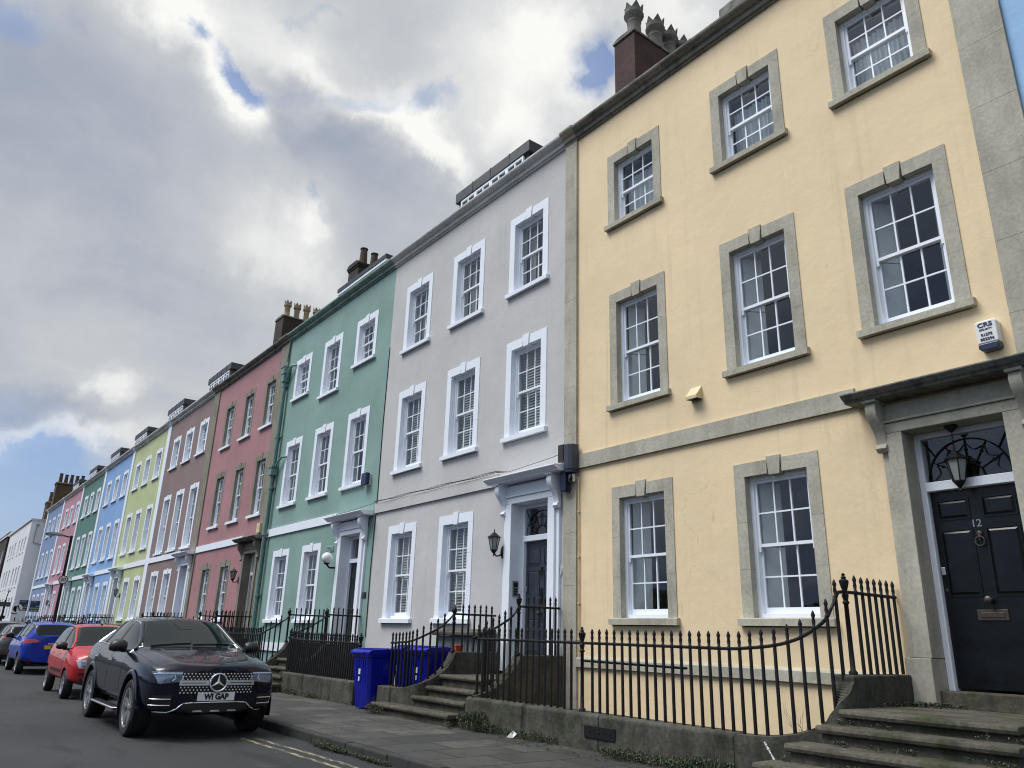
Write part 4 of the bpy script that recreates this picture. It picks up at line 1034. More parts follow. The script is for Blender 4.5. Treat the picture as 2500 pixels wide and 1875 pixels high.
for y0, y1, z0, z1, lab in ((-3.15, -2.62, 2.28, 2.97, 'navy For Sale board on a post, left of the two'), (-2.56, -2.0, 2.23, 2.94, 'navy For Sale board on a post, right of the two')):
    x = -62.0 if 'right' in lab else -62.6
    t = thing('estate_agent_board', (x, (y0+y1)/2, .12), lab, 'sign', 'estate agent boards by the railings')
    b = MB(); b.box(x-.03, x, y0, y1, z0+.14, z1); b.build('board', M['navy'], t)
    b = MB(); b.box(x, x+.006, y0+.02, y1-.02, z0+.19, z0+.26); b.build('stripe', M['lime_paint'], t)
    b = MB(); b.box(x-.03, x, y0, y1, z0, z0+.137); b.build('slip', M['navy'], t)
    text('For Sale', .11, (x+.004, (y0+y1)/2, z0+.07), 'x', M['plastic_white'], t, bold=.003)
    b = MB(); b.box(x+.001, x+.005, y0+.05, y1-.18, z1-.10, z1-.06); b.box(x+.001, x+.005, y1-.22, y1-.05, z0+.34, z0+.38); b.build('lettering', M['steel'], t)
    b = MB(); b.box(x-.08, x-.031, y0+.28, y0+.33, .12, z1); b.build('post', M['white'], t)
t = thing('hanging_sign', (-62, -3.3, .12), 'white cut-out sign with a black swinging figure on a black post', 'sign')
x = -62.0; b = MB(); b.tube([(x, -3.30, .12), (x, -3.27, 1.85)], .035, 8); b.build('post', M['iron'], t)
b = MB(); b.lathe([(.26, 0), (.26, .02)], (x, -3.22, 2.42), 20, 'x'); b.box(x, x+.02, -3.55, -3.28, 2.05, 2.55); b.tube([(x, -3.27, 1.85), (x, -3.26, 2.1)], .04, 6); b.build('panel', M['plastic_white'], t)
b = MB(); b.prism([(-3.30, 2.60), (-3.22, 2.66), (-3.20, 2.58), (-3.10, 2.36), (-3.02, 2.30), (-3.06, 2.24), (-3.15, 2.32), (-3.27, 2.54)], 'x', x+.021, x+.03)
b.tube([(x+.03, -3.55, 2.12), (x+.03, -3.45, 2.06), (x+.03, -3.30, 2.06), (x+.03, -3.2, 2.11)], .03, 5)
for i in range(3): b.box(x+.021, x+.026, -3.53, -3.36, 2.27+.07*i, 2.305+.07*i)
b.build('emblem', M['black'], t)
t = thing('lamp_standard', (-66, -3.65, 0), 'black lamp standard carrying a grey direction sign at the far left', 'street lamp')
x = -66.0; b = MB(); b.tube([(x, -3.72, 0), (x, -3.66, 3.0)], .07, 8); b.tube([(x, -3.66, 3.0), (x, -3.60, 3.55)], .03, 6); b.build('pole', M['iron'], t)
b = MB(); b.lathe([(.05, 0), (.12, .05), (.10, .10), (.001, .16)], (x, -3.58, 3.56), 10); b.build('lamp_head', M['lampglass'], t)
b = MB(); b.box(x+.08, x+.11, -4.25, -3.33, 2.55, 2.86); b.build('sign_panel', M['slate'], t)
b = MB(); b.box(x+.02, x+.12, -3.78, -3.5, 1.72, 1.95); b.build('bracket_box', M['iron'], t)

# ------------------------------------------------------------------ the buildings that close the street
def plain_house(label, x0, x1, y0, y1, zt, wmat, wins, cat='house', coping=None):
    t = thing('end_building', ((x0+x1)/2, y0, 0), label, cat); holes = []
    for (xc, z0, z1, w) in wins: holes.append((xc-w/2, xc+w/2, z0, z1))
    b = MB(); facade(b, x0, x1, -1.3, zt, holes, y0)
    b.quad((x1, y0, -1.3), (x1, y1, -1.3), (x1, y1, zt), (x1, y0, zt)); b.quad((x0, y0, -1.3), (x0, y0, zt), (x0, y1, zt), (x0, y1, -1.3)); b.quad((x0, y1, -1.3), (x0, y1, zt), (x1, y1, zt), (x1, y1, -1.3))
    b.build('wall', wmat, t)
    b = MB(); b.prism([(y0-.12, zt), (y1, zt), (y1, zt+.14), (y0-.12, zt+.14)], 'x', x0, x1+.1); b.build('parapet', coping or M['greycornice'], t)
    for (xc, z0, z1, w) in wins:
        f = MB(); f.box(xc-w/2, xc-w/2+.07, y0+.10, y0+.18, z0, z1); f.box(xc+w/2-.07, xc+w/2, y0+.10, y0+.18, z0, z1); f.box(xc-w/2+.07, xc+w/2-.07, y0+.10, y0+.18, z1-.07, z1); f.box(xc-w/2+.07, xc+w/2-.07, y0+.10, y0+.18, z0, z0+.08); zm = (z0+z1)/2; f.box(xc-w/2+.07, xc+w/2-.07, y0+.09, y0+.17, zm-.03, zm+.03); f.box(xc-.015, xc+.015, y0+.11, y0+.16, z0+.08, zm-.03); f.box(xc-.015, xc+.015, y0+.11, y0+.16, zm+.03, z1-.07)
        w1 = f.build('window', M['white'], t)
        g = MB(); g.quad((xc-w/2, y0+.14, z0), (xc+w/2, y0+.14, z0), (xc+w/2, y0+.14, z1), (xc-w/2, y0+.14, z1)); g.build('pane', M['pane'], w1)
        s = MB(); s.box(xc-w/2-.05, xc+w/2+.05, y0-.06, y0+.1, z0-.1, z0); s.box(xc-w/2, xc-w/2+.001, y0, y0+.3, z0, z1); s.build('sill', M['sill'], w1)
    b = MB(); b.box(x0+.05, x1-.05, y0+.32, y0+.34, 0, zt-.1); b.build('lining', M['room'], t)
    return t
ww = []
for xc in (-90.0, -92.4, -94.9, -98.5, -101.0, -103.5):
    ww += [(xc, 8.15, 9.6, .9), (xc, 4.85, 6.75, 1.0), (xc, 1.7, 3.8, 1.0)]
wb = plain_house('white rendered building beyond the coloured row', -106.9, -87.65, -1.1, 8, 11.05, M['whitewall'], ww)
b = MB(); b.tube([(-87.55, -.55, 10.55), (-87.55, -.62, 10.3), (-87.55, -.62, 8.9), (-87.55, .2, 8.75), (-87.55, .9, 8.65)], .05, 6); b.lathe([(.09, 0), (.14, .1), (.001, .18)], (-87.55, -.55, 10.55), 8); b.build('downpipe', M['lampglass'], wb)
chimney(wb, -96.6, -95.0, .6, 3.2, 11.0, 13.9, M['brick3'], [(-95.6, .9), (-95.6, 2.0)], M['clay3'], 1.1, .22, crown=False)
b = MB(); b.box(-106, -102.6, .2, 3, 11.2, 12.3); b.build('roof_cabin', M['whitewall'], wb)
ww = []
for xc in (-109.5, -113, -116.5, -120): ww += [(xc, 8.0, 9.7, 1.0), (xc, 4.8, 6.7, 1.0), (xc, 1.7, 3.8, 1.0)]
plain_house('dark brick building at the far left edge', -124, -107.1, -1.3, 8, 11.0, M['brick4'], ww, coping=M['white'])
plain_house('pale flat-topped building behind the dark brick one', -150, -124.3, 0.2, 9, 13.2, M['whitewall'], [(-128-3.5*i, 8.5, 10.4, 1.0) for i in range(5)])

# ------------------------------------------------------------------ weeds, litter, dry stalks
def leafmat(name, c1, c2):
    m, n, b, o = newmat(name); p = pos(n)
    n.L(n.ramp(n.noise(p, 9, 3), [(.3, c1), (.7, c2)]), b.inputs['Base Color']); b.inputs['Roughness'].default_value = .6
    return m
M['weed'] = leafmat('weed_leaves', (.012,.022,.008), (.035,.055,.016)); M['straw'] = leafmat('dry_grass', (.05,.05,.025), (.13,.11,.07))
def weed_patch(b, s, xa, xb, ya, yb, z, n, h=.08, lf=.03, straw=.15):
    for i in range(n):
        x = rnd.uniform(xa, xb); y = rnd.uniform(ya, yb); zz = z(x, y) if callable(z) else z
        if rnd.random() < straw:
            dx, dy = rnd.uniform(-.06, .06), rnd.uniform(-.06, .06); hh = h*rnd.uniform(.6, 2.2)
            s.add([(x-.002, y, zz), (x+.002, y, zz), (x+dx, y+dy, zz+hh)], [(0,1,2)]); continue
        for k in range(rnd.randint(3, 7)):
            a = rnd.uniform(0, 6.28); l = lf*rnd.uniform(.6, 1.6); hh = h*rnd.uniform(.15, 1.0); w = l*.35
            c, d = math.cos(a), math.sin(a); bx, by = x+c*l*.3, y+d*l*.3
            b.add([(bx, by, zz+hh*.6), (bx+c*l*.5-d*w, by+d*l*.5+c*w, zz+hh), (bx+c*l, by+d*l, zz+hh*.85), (bx+c*l*.5+d*w, by+d*l*.5-c*w, zz+hh)], [(0,1,2,3)])
            if k == 0: b.add([(x-.002, y, zz), (x+.002, y, zz), (bx, by, zz+hh*.7)], [(0,1,2)])
W = MB(); S = MB()
def strip(xa, xb, y, z, dens, h, w=.10, lf=.035, straw=.15):
    x = xa
    while x < xb:
        l = .25; k = max(0, .35+.9*math.sin(x*1.7)+.6*math.sin(x*4.1+1)); weed_patch(W, S, x, x+l, y-w*(.4+.5*k), y+.01, z, int(dens*l*k), h*(.6+.5*k), lf, straw); x += l
strip(-10.9, -4.9, -1.90, .124, 300, .13, .20, .022, .45); strip(-18.8, -14.9, -1.90, .124, 170, .10, .12, .02, .6); strip(-13.5, -10.9, -2.21, .124, 220, .13, .10, .022, .5)
strip(-12.3, -7.0, -4.40, .0, 300, .06, .10, .02, .25)
strip(-11.0, -10.3, -1.93, .124, 220, .2, .2, .03, .5); strip(-8.2, -6.2, -1.95, .124, 260, .11, .3, .026, .4)
for (xa, xb, y, z) in ((-4.6, -2.6, -1.74, .77), (-4.75, -2.5, -2.05, .61), (-4.9, -2.5, -2.38, .45), (-4.55, -4.1, -.35, .905), (-4.4, -4.1, -.14, .905)):
    
    for q in range(7):
        c0 = rnd.uniform(xa, xb); weed_patch(W, S, c0-.12, c0+.12, y-.06, y, z, rnd.randint(3, 11), .05, .022, .1)
weed_patch(W, S, -4.53, -4.44, -1.2, -.5, .905, 22, .05, .022, .2)
weed_patch(W, S, -10, -6, -2.4, -2.1, .124, 40, .03, .025, .1)
o = W.build('weeds', M['weed']); o['kind'] = 'stuff'
o = S.build('dry_grass', M['straw']); o['kind'] = 'stuff'
t = thing('dry_stalk_plant', (-5.45, -.55, -1.2), 'dry branching weed stalk behind the railing of the yellow house', 'plant'); b = MB()
def branch(p, d, l, r, lev):
    q = p+d*l; b.tube([tuple(p), tuple(q)], [r, r*.6], 4, caps=False)
    if lev == 0:
        return
    for k in range(3): branch(p+d*l*rnd.uniform(.45, 1), (d+Vector((rnd.uniform(-.8, .8), rnd.uniform(-.5, .5), rnd.uniform(-.1, .5)))).normalized(), l*rnd.uniform(.4, .62), r*.55, lev-1)
for k in range(3): branch(Vector((-5.45+.05*k, -.9, -.4)), Vector((rnd.uniform(-.25, .3), rnd.uniform(-.1, .1), 1)).normalized(), .75, .006, 3)
b.build('stem', M['straw'], t)
t = tag(None or (lambda: (lambda bb: (bb.add([(-9.55, -2.08, .13), (-9.44, -2.05, .13), (-9.40, -2.0, .19), (-9.50, -2.0, .22), (-9.47, -2.06, .20), (-9.54, -2.03, .17)], [(0,1,4,5), (1,2,3,4), (5,4,3)]), bb.build('paper_scrap', M['plastic_white']))[1])(MB()))(), 'crumpled white paper scrap on the pavement at the foot of the low wall', 'litter')
b = MB()
for i in range(9): b.tube([(-5.32+.012*i+rnd.uniform(-.004, .004), -1.893, .53-.018*i), (-5.31+.012*i, -1.893, .515-.018*i)], .011*rnd.uniform(.4, 1.2), 5)
tag(b.build('paint_splash', M['plastic_white']), 'white paint splash on the end of the low wall by the yellow house steps', 'splash')

# unseen ridge added in place of trees, behind the camera and beyond the end of the street: it darkens the low reflections
def ridge(name, pts, h):
    b = MB(); pv = None; r = random.Random(4)
    for i, (x, y) in enumerate(pts):
        z = h*(.75+.25*math.sin(i*.7)+.15*math.sin(i*2.3))+r.uniform(-.6, .6); c = ((x, y, -1), (x, y, z), (x*1.12+.01, y*1.12-2, z*.7))
        if pv: b.quad(pv[0], c[0], c[1], pv[1]); b.quad(pv[1], c[1], c[2], pv[2])
        pv = c
    return struct(b.build(name, M['weed'], smooth=False))
ridge('reflection_ridge', [(120*math.cos(R(a))-20, 120*math.sin(R(a))-5) for a in range(-168, 12, 2)], 10)

# ------------------------------------------------------------------ cars
def paint(name, col, metal=.55, rough=.28, dust=.06):
    m, n, b, o = newmat(name); p = pos(n)
    c = n.ramp(n.noise(p, 2.2, 4), [(.3, tuple(x*.9 for x in col)), (.7, tuple(x*1.1 for x in col))])
    n.L(n.mix(n.math('MULTIPLY', n.ramp(n.noise(p, 1.3, 5, .7), [(.4, 0), (.7, 1)]), dust), c, (.18,.17,.16)), b.inputs['Base Color'])
    b.inputs['Metallic'].default_value = metal; b.inputs['Roughness'].default_value = rough
    b.inputs['Coat Weight'].default_value = .7; b.inputs['Coat Roughness'].default_value = .03; b.inputs['Specular IOR Level'].default_value = .12
    return m
M['p_suv'] = paint('midnight_blue_car_paint', (.004,.005,.016), .0, .25, .03); M['p_red'] = paint('red_car_paint', (.42,.012,.018), .0, .4)
M['p_blue'] = paint('bright_blue_car_paint', (.006,.035,.36), .0, .4); M['p_silver'] = paint('grey_car_paint', (.10,.10,.10), .6, .3); M['p_dark'] = paint('charcoal_car_paint', (.03,.032,.034), .5, .3)
def carglass():
    m, n, b, o = newmat('car_glass'); b.inputs['Base Color'].default_value = (.006,.011,.010,1); b.inputs['Roughness'].default_value = .03; b.inputs['Specular IOR Level'].default_value = .38; b.inputs['IOR'].default_value = 1.5
    return m
M['cglass'] = carglass(); M['trim'] = plain('black_car_trim', (.012,.012,.013), .45); M['arch'] = plain('wheel_arch_liner', (.006,.006,.006), .9); M['rubber'] = plain('tyre_rubber', (.014,.014,.015), .75, 0, .2, 20)
M['alloy'] = plain('silver_alloy', (.55,.56,.58), .35, .9, .08, 10); M['alloy_dark'] = plain('grey_alloy', (.09,.095,.10), .35, .8, .1, 10)
def lampmat(name, col, rough=.08):
    m, n, b, o = newmat(name); p = pos(n)
    v = n('ShaderNodeTexVoronoi', Scale=26); n.L(p, v.inputs[0])
    n.L(n.mix(.55, col, n.ramp(v.outputs[0], [(.1, tuple(x*.4 for x in col)), (.6, tuple(min(1, x*1.3) for x in col))])), b.inputs['Base Color']); b.inputs['Roughness'].default_value = rough; b.inputs['Coat Weight'].default_value = 1; b.inputs['Metallic'].default_value = .3
    return m
M['headlamp'] = lampmat('clear_headlamp', (.42,.46,.50)); M['headlamp_dark'] = lampmat('smoked_headlamp', (.17,.22,.32)); M['tail'] = lampmat('red_tail_lamp', (.45,.02,.03)); M['drl'] = plain('pale_lamp_strip', (.55,.66,.85), .2)
M['plate_w'] = plain('white_number_plate', (.74,.76,.80), .35, 0, .03); M['plate_y'] = plain('yellow_number_plate', (.72,.45,.03), .35, 0, .03)
def grille_mat():
    m, n, b, o = newmat('studded_grille'); p = n('ShaderNodeTexCoord').outputs['Object']
    sp = n('ShaderNodeSeparateXYZ'); n.L(p, sp.inputs[0])
    row = n.math('FLOOR', n.math('DIVIDE', sp.outputs[2], .036)); v = n.math('DIVIDE', sp.outputs[2], .036); u = n.math('ADD', n.math('DIVIDE', sp.outputs[1], .050), n.math('MULTIPLY', row, .5))
    fu = n.math('SUBTRACT', n.math('FRACT', u), .5); fv = n.math('SUBTRACT', n.math('FRACT', v), .5)
    d = n.math('ADD', n.math('POWER', n.math('MULTIPLY', fu, 1.25), 2.0), n.math('POWER', fv, 2.0)); k = n.math('LESS_THAN', d, .060)
    n.L(n.mix(k, (.006,.006,.007), (.88,.89,.92)), b.inputs['Base Color']); b.inputs['Roughness'].default_value = .3
    return m
M['studs'] = grille_mat()

class Car:
    def __init__(s, name, label, st, wheels, wr, pmat, loc, rz, glass_seg, screen, rear, trim, tyre_w=.24, arch_r=None, nose=.05, tail=.04, group='cars parked along the kerb', belt_crease=.35):
        s.t = thing(name, loc, label, 'car', group, rz, local=True); s.st = st
        n = len(st); bm = bmesh.new(); L = []; Rr = []
        for x, pr in st:
            L.append([bm.verts.new((x, y, z)) for y, z in pr]); Rr.append([bm.verts.new((x, -y, z)) if y else None for y, z in pr])
        for i in range(n): Rr[i][-1] = L[i][-1]
        C = []
        K = len(st[0][1])
        cr = bm.edges.layers.float.new('crease_edge')
        def F(vs, mi):
            u = []
            for v in vs:
                if v not in u: u.append(v)
            f = bm.faces.new(u); f.material_index = mi; return f
        for i in range(n-1):
            for k in range(K-1):
                mi = 0
                if k == 3 and i in glass_seg: mi = 1
                if k >= 4 and (i in screen or i in rear): mi = 4 if i in screen else 5
                if k == 0: mi = 0
                F((L[i][k], L[i][k+1], L[i+1][k+1], L[i+1][k]), mi); F((Rr[i+1][k], Rr[i+1][k+1], Rr[i][k+1], Rr[i][k]), mi)
            F((L[i+1][0], Rr[i+1][0], Rr[i][0], L[i][0]), 2)
        for end, sg, bulge in ((0, 1, nose), (n-1, -1, tail)):
            xc = st[end][0]; mid = [bm.verts.new((xc+sg*bulge, 0, z)) for y, z in st[end][1][:-1]] + [L[end][-1]]
            for k in range(K-1):
                a = (L[end][k], mid[k], mid[k+1], L[end][k+1]); c = (mid[k], Rr[end][k], Rr[end][k+1], mid[k+1])
                if sg < 0: a, c = a[::-1], c[::-1]
                F(a, 0); F(c, 0)
            if sg > 0: pass
        bm.edges.ensure_lookup_table()
        for i in range(n-1):
            for side in (L, Rr):
                for k in (2, 3, 4):
                    e = bm.edges.get((side[i][k], side[i+1][k]))
                    if e: e[cr] = belt_crease if k != 2 else .25
        for side in (L, Rr):
            for i in set(screen) | set(rear):
                for j in (i, i+1):
                    for k in range(4, K-1):
                        e = bm.edges.get((side[j][k], side[j][k+1]))
                        if e: e[cr] = .5
        bmesh.ops.recalc_face_normals(bm, faces=bm.faces)
        me = bpy.data.meshes.new('body'); bm.to_mesh(me); bm.free()
        o = bpy.data.objects.new('body_tmp', me); COL.objects.link(o)
        m = o.modifiers.new('s', 'SUBSURF'); m.levels = m.render_levels = 3
        ar = arch_r or wr*1.13; cuts = []
        for wx in wheels:
            for sg in (-1, 1):
                c = MB(); ya, yb = sorted((sg*.52, sg*1.3)); c.lathe([(ar, ya), (ar, yb)], (wx, 0, wr*1.02), 40, 'y')
                cm = c.mesh('cut', M['arch']); cm.polygons.foreach_set('material_index', [3]*len(cm.polygons))
                for q in range(6): 
                    if len(cm.materials) < 6: cm.materials.append(M['arch'])
                co = bpy.data.objects.new('cut', cm); COL.objects.link(co); cuts.append(co)
                bo = o.modifiers.new('b', 'BOOLEAN'); bo.object = co; bo.operation = 'DIFFERENCE'; bo.solver = 'EXACT'; bo.material_mode = 'INDEX'
        for q in range(6): me.materials.append(M['arch'])
        dg = bpy.context.evaluated_depsgraph_get(); ev = bpy.data.meshes.new_from_object(o.evaluated_get(dg))
        bpy.data.objects.remove(o)
        for c in cuts: bpy.data.objects.remove(c)
        bm = bmesh.new(); bm.from_mesh(ev); s.bvh = BVHTree.FromBMesh(bm)
        names = {0: ('body', pmat), 1: ('side_window', M['cglass']), 4: ('windscreen', M['cglass']), 5: ('rear_window', M['cglass']), 2: ('underbody', M['trim']), 3: ('wheel_arch', M['arch'])}
        s.parts = {}
        for mi, (nm, mt) in names.items():
            b2 = bm.copy(); bmesh.ops.delete(b2, geom=[f for f in b2.faces if f.material_index != mi], context='FACES')
            if mi == 1:
                s.rim = []
                for e in b2.edges:
                    if e.is_boundary: s.rim.append((e.verts[0].co.copy(), e.verts[1].co.copy()))
            if not b2.faces: b2.free(); continue
            m2 = bpy.data.meshes.new(nm); b2.to_mesh(m2); b2.free(); m2.materials.clear(); m2.materials.append(mt)
            m2.polygons.foreach_set('material_index', [0]*len(m2.polygons)); m2.polygons.foreach_set('use_smooth', [True]*len(m2.polygons))
            if mi not in (1, 4, 5): m2.set_sharp_from_angle(angle=R(40))
            if mi == 1:
                for sg in (-1, 1):
                    b3 = bmesh.new(); b3.from_mesh(m2); bmesh.ops.delete(b3, geom=[f for f in b3.faces if f.calc_center_median().y*sg < 0], context='FACES'); m3 = bpy.data.meshes.new(nm); b3.to_mesh(m3); b3.free(); m3.materials.append(mt)
                    link(nm, m3, s.t)
            else: s.parts[nm] = link(nm, m2, s.t)
        bm.free()
        for sg in (-1, 1):
            b = MB()
            for p, q in s.rim:
                if (q-p).length > .002 and sg*(p.y+q.y) > 0: b.tube([p-(q-p)*.1, q+(q-p)*.1], .011, 5, caps=False)
            b.build('window_trim', trim, s.t)
        k = screen[0]; P4 = [st[k][1][4], st[k+1][1][4]]
        for sg in (-1, 1):   # painted windscreen pillars
            p = [(st[k][0]-.02, sg*(st[k][1][3][0]*.45+st[k][1][4][0]*.55), st[k][1][3][1]+.03)]
            for t in (.25, .5, .75, 1.0):
                x = st[k][0]+(st[k+1][0]-st[k][0])*t; zz = P4[0][1]+(P4[1][1]-P4[0][1])*t; yy = P4[0][0]+(P4[1][0]-P4[0][0])*t
                h = s.bvh.find_nearest(Vector((x, sg*yy, zz)))[0]; p.append(tuple(h))
            b = MB(); b.tube(p, .036, 8); b.build('windscreen_pillar', pmat, s.t, smooth=True, ang=60)
        s.wheel(wheels, wr, tyre_w)
    def wheel(s, wheels, r, w): s.wh = [(x, sg) for x in wheels for sg in (-1, 1)]; s.wr = r; s.ww = w
    def wheels(s, yo, rim, spokes=5, double=True, dark=None):
        r, w = s.wr, s.ww; k = r*.70
        def mk(sg):
            b = MB(); b.lathe([(k*.98, .02*sg), (r*.80, 0), (r*.93, .006*sg), (r*.985, .03*sg), (r, .06*sg), (r, (w-.06)*sg), (r*.95, w*sg), (k, w*sg)], (0,0,0), 36, 'y', caps=False); ty = b.mesh('tyre', M['rubber'], smooth=True, ang=40)
            b = MB(); b.lathe([(k, .012*sg), (k*.95, .022*sg), (k*.93, .10*sg), (k*.2, .11*sg), (.001, .11*sg)], (0,0,0), 30, 'y', caps=False); bk = b.mesh('wheel_disc', dark or M['alloy_dark'], smooth=True, ang=30)
            b = MB()
            for i in range(spokes):
                a0 = 2*math.pi*i/spokes+.3
                for da in ((-.17, .17) if double else (0,)):
                    a1 = a0+da; ai = a0+da*.35; wd = .018 if double else .032
                    c0, s0 = math.cos(ai), math.sin(ai); c1, s1 = math.cos(a1), math.sin(a1); ri, ro = k*.16, k*.96
                    P = lambda rr, c, sn, off, y: (rr*c-off*sn, y, rr*sn+off*c)
                    b.add([P(ri, c0, s0, -wd*1.1, .035*sg), P(ri, c0, s0, wd*1.1, .035*sg), P(ro, c1, s1, wd, .018*sg), P(ro, c1, s1, -wd, .018*sg), P(ri, c0, s0, -wd*1.1, .09*sg), P(ri, c0, s0, wd*1.1, .09*sg), P(ro, c1, s1, wd, .09*sg), P(ro, c1, s1, -wd, .09*sg)], [(0,1,2,3), (4,7,6,5), (0,4,5,1), (1,5,6,2), (2,6,7,3), (3,7,4,0)])
            b.lathe([(k, .008*sg), (k*.93, .012*sg), (k*.92, .06*sg)], (0,0,0), 36, 'y', caps=False); b.lathe([(k*.20, .09*sg), (k*.19, .03*sg), (k*.1, .022*sg), (.001, .022*sg)], (0,0,0), 16, 'y', caps=False)
            return ty, bk, b.mesh('rim', rim, smooth=True, ang=30)
        cache = {-1: mk(1), 1: mk(-1)}
        for x, sg in s.wh:
            ty, bk, rm = cache[sg]; o = link('wheel', ty, s.t, (x, sg*yo, r)); OFF[o.name] = (0,0,0)
            o.data.name = 'tyre'; link('wheel_disc', bk, o); link('rim', rm, o)
    def cast(s, p, d):
        h = s.bvh.ray_cast(Vector(p), Vector(d)); return h[0]
    def patch(s, name, poly, mat, view='front', off=.006, n=8, m=8, parent=None, rimr=0, thick=.0):
        """four-corner (or 4-curve) patch seen from the front/back (y,z) or the side (x,z), laid on the body"""
        A, B, C_, D = [Vector((p[0], p[1])) for p in poly]; b = MB(); g = []
        for j in range(m+1):
            for i in range(n+1):
                u, v = i/n, j/m; q = (A*(1-u)+B*u)*(1-v)+(D*(1-u)+C_*u)*v
                if view == 'front': d = (-1,0,0); h = s.cast((3, q.x, q.y), d)
                elif view == 'back': d = (1,0,0); h = s.cast((-8, q.x, q.y), d)
                elif view == 'top': d = (0,0,-1); h = s.cast((q.x, q.y, 4), d)
                else: sg = 1 if view == 'left' else -1; d = (0,-sg,0); h = s.cast((q.x, 3*sg, q.y), d)
                if h is None: return None
                g.append(h-Vector(d)*off)
        fs = []
        for j in range(m):
            for i in range(n):
                a = j*(n+1)+i; f = (a, a+1, a+n+2, a+n+1); fs.append(f if view in ('front', 'left') else f[::-1])
        b.add(g, fs); o = b.build(name, mat, parent or s.t, smooth=True, ang=70)
        if rimr:
            e = g[:n+1] + g[n::n+1][1:] + g[::-1][:n+1][1:] + g[::n+1][::-1][1:-1]
            b = MB(); b.tube(e, rimr, 5, closed=True); b.build(name+'_surround', M['trim'], o)
        return o
    def strip(s, name, pts, r, mat, view='front', off=.0, parent=None, sub=10):
        P = []
        for a, c in zip(pts, pts[1:]):
            for i in range(sub): P.append((a[0]+(c[0]-a[0])*i/sub, a[1]+(c[1]-a[1])*i/sub))
        P.append(pts[-1]); Q = []
        for x, z in P:
            if view == 'front': h = s.cast((3, x, z), (-1,0,0)); d = Vector((1,0,0))
            elif view == 'back': h = s.cast((-8, x, z), (1,0,0)); d = Vector((-1,0,0))
            elif view == 'top': h = s.cast((x, z, 4), (0,0,-1)); d = Vector((0,0,1))
            else: sg = 1 if view == 'left' else -1; h = s.cast((x, 3*sg, z), (0,-sg,0)); d = Vector((0,sg,0))
            if h is not None: Q.append(h+d*off)
        if len(Q) < 2: return
        b = MB(); b.tube(Q, r, 6); return b.build(name, mat, parent or s.t, smooth=True, ang=60)
    def mirror(s, x, y, z, mat, sc=1):
        for sg in (-1, 1):
            b = MB(); pr = [(.10, -.02), (.12, .05), (.08, .11), (0, .13), (-.06, .10), (-.07, 0), (-.03, -.05), (.05, -.05)]
            vs = []; 
            for k, (f, yy) in enumerate(((.75, .0), (1, .05), (1, .17), (.7, .23), (.3, .245))): vs += [(x+p[0]*sc*f, sg*(y+yy*sc), z+p[1]*sc*f) for p in pr]
            fs = [(i*8+k, i*8+(k+1) % 8, (i+1)*8+(k+1) % 8, (i+1)*8+k) for i in range(4) for k in range(8)] + [tuple(range(8))[::-1], tuple(range(32, 40))]
            b.add(vs, fs if sg > 0 else [f[::-1] for f in fs]); b.box(x-.03, x+.05, sg*(y-.1), sg*(y+.06), z-.06, z-.02)
            b.build('wing_mirror', mat, s.t, smooth=True, ang=50)
    def pillars(s, xs, w=.03):
        for x, x2 in xs:
            for v in ('left', 'right'):
                s.strip('door_pillar', [(x, s.zb), (x2, s.zt)], w, M['trim'], v, -.012)

# --- dark SUV ------------------------------------------------------
SUV = [
 (.87, [(.60,.36), (.70,.50), (.72,.74), (.68,.90), (.52,.965), (.30,.985), (0,.99)]),
 (.78, [(.80,.31), (.88,.50), (.89,.78), (.83,.94), (.56,1.025), (.36,1.02), (0,1.035)]),
 (.45, [(.90,.30), (.965,.52), (.965,.84), (.90,1.0), (.60,1.088), (.42,1.072), (0,1.085)]),
 (-.10, [(.92,.30), (.985,.56), (.98,.90), (.905,1.07), (.66,1.152), (.48,1.137), (0,1.15)]),
 (-.60, [(.925,.30), (.98,.58), (.975,.94), (.905,1.12), (.77,1.175), (.40,1.20), (0,1.205)]),
 (-1.42, [(.925,.31), (.975,.58), (.97,.96), (.89,1.14), (.63,1.585), (.36,1.625), (0,1.635)]),
 (-2.05, [(.925,.31), (.975,.58), (.97,.98), (.885,1.16), (.62,1.64), (.36,1.675), (0,1.685)]),
 (-2.75, [(.925,.31), (.98,.58), (.975,1.0), (.885,1.19), (.60,1.60), (.35,1.64), (0,1.65)]),
 (-3.30, [(.925,.32), (.985,.58), (.975,1.02), (.88,1.225), (.60,1.455), (.34,1.49), (0,1.495)]),
 (-3.78, [(.91,.36), (.96,.60), (.95,1.0), (.86,1.20), (.62,1.255), (.34,1.27), (0,1.275)]),
 (-4.02, [(.80,.42), (.86,.62), (.84,.95), (.76,1.10), (.55,1.15), (.30,1.16), (0,1.165)])]
c = Car('parked_car', 'dark blue coupe-roofed SUV with a silver star on a studded grille, facing the camera', SUV, (0, -2.92), .385, M['p_suv'], (-12.80, -5.55, 0), 0, (4,5,6,7), (4,), (7,8), M['chrome'], tyre_w=.27, arch_r=.45)
c.wheels(.975, M['alloy'], 5, True)
hl = []
for sg in (-1, 1):
    pl = [(sg*.45, .775), (sg*.80, .745), (sg*.865, .90), (sg*.50, .905)]
    if sg < 0: pl = [pl[1], pl[0], pl[3], pl[2]]
    h = c.patch('headlight', pl, M['headlamp_dark'], off=.008, rimr=.008)
    if h:
        c.strip('light_strip', [(sg*.50, .888), (sg*.80, .885), (sg*.845, .872)], .010, M['drl'], off=.012, parent=h)
        c.strip('light_strip', [(sg*.60, .87), (sg*.585, .82), (sg*.62, .785)], .009, M['drl'], off=.012, parent=h)
        c.strip('light_strip', [(sg*.48, .86), (sg*.50, .80)], .008, M['drl'], off=.012, parent=h)
g = c.patch('grille', [(-.52, .615), (.52, .615), (.50, .895), (-.50, .895)], M['studs'], off=.010, n=16, m=10)
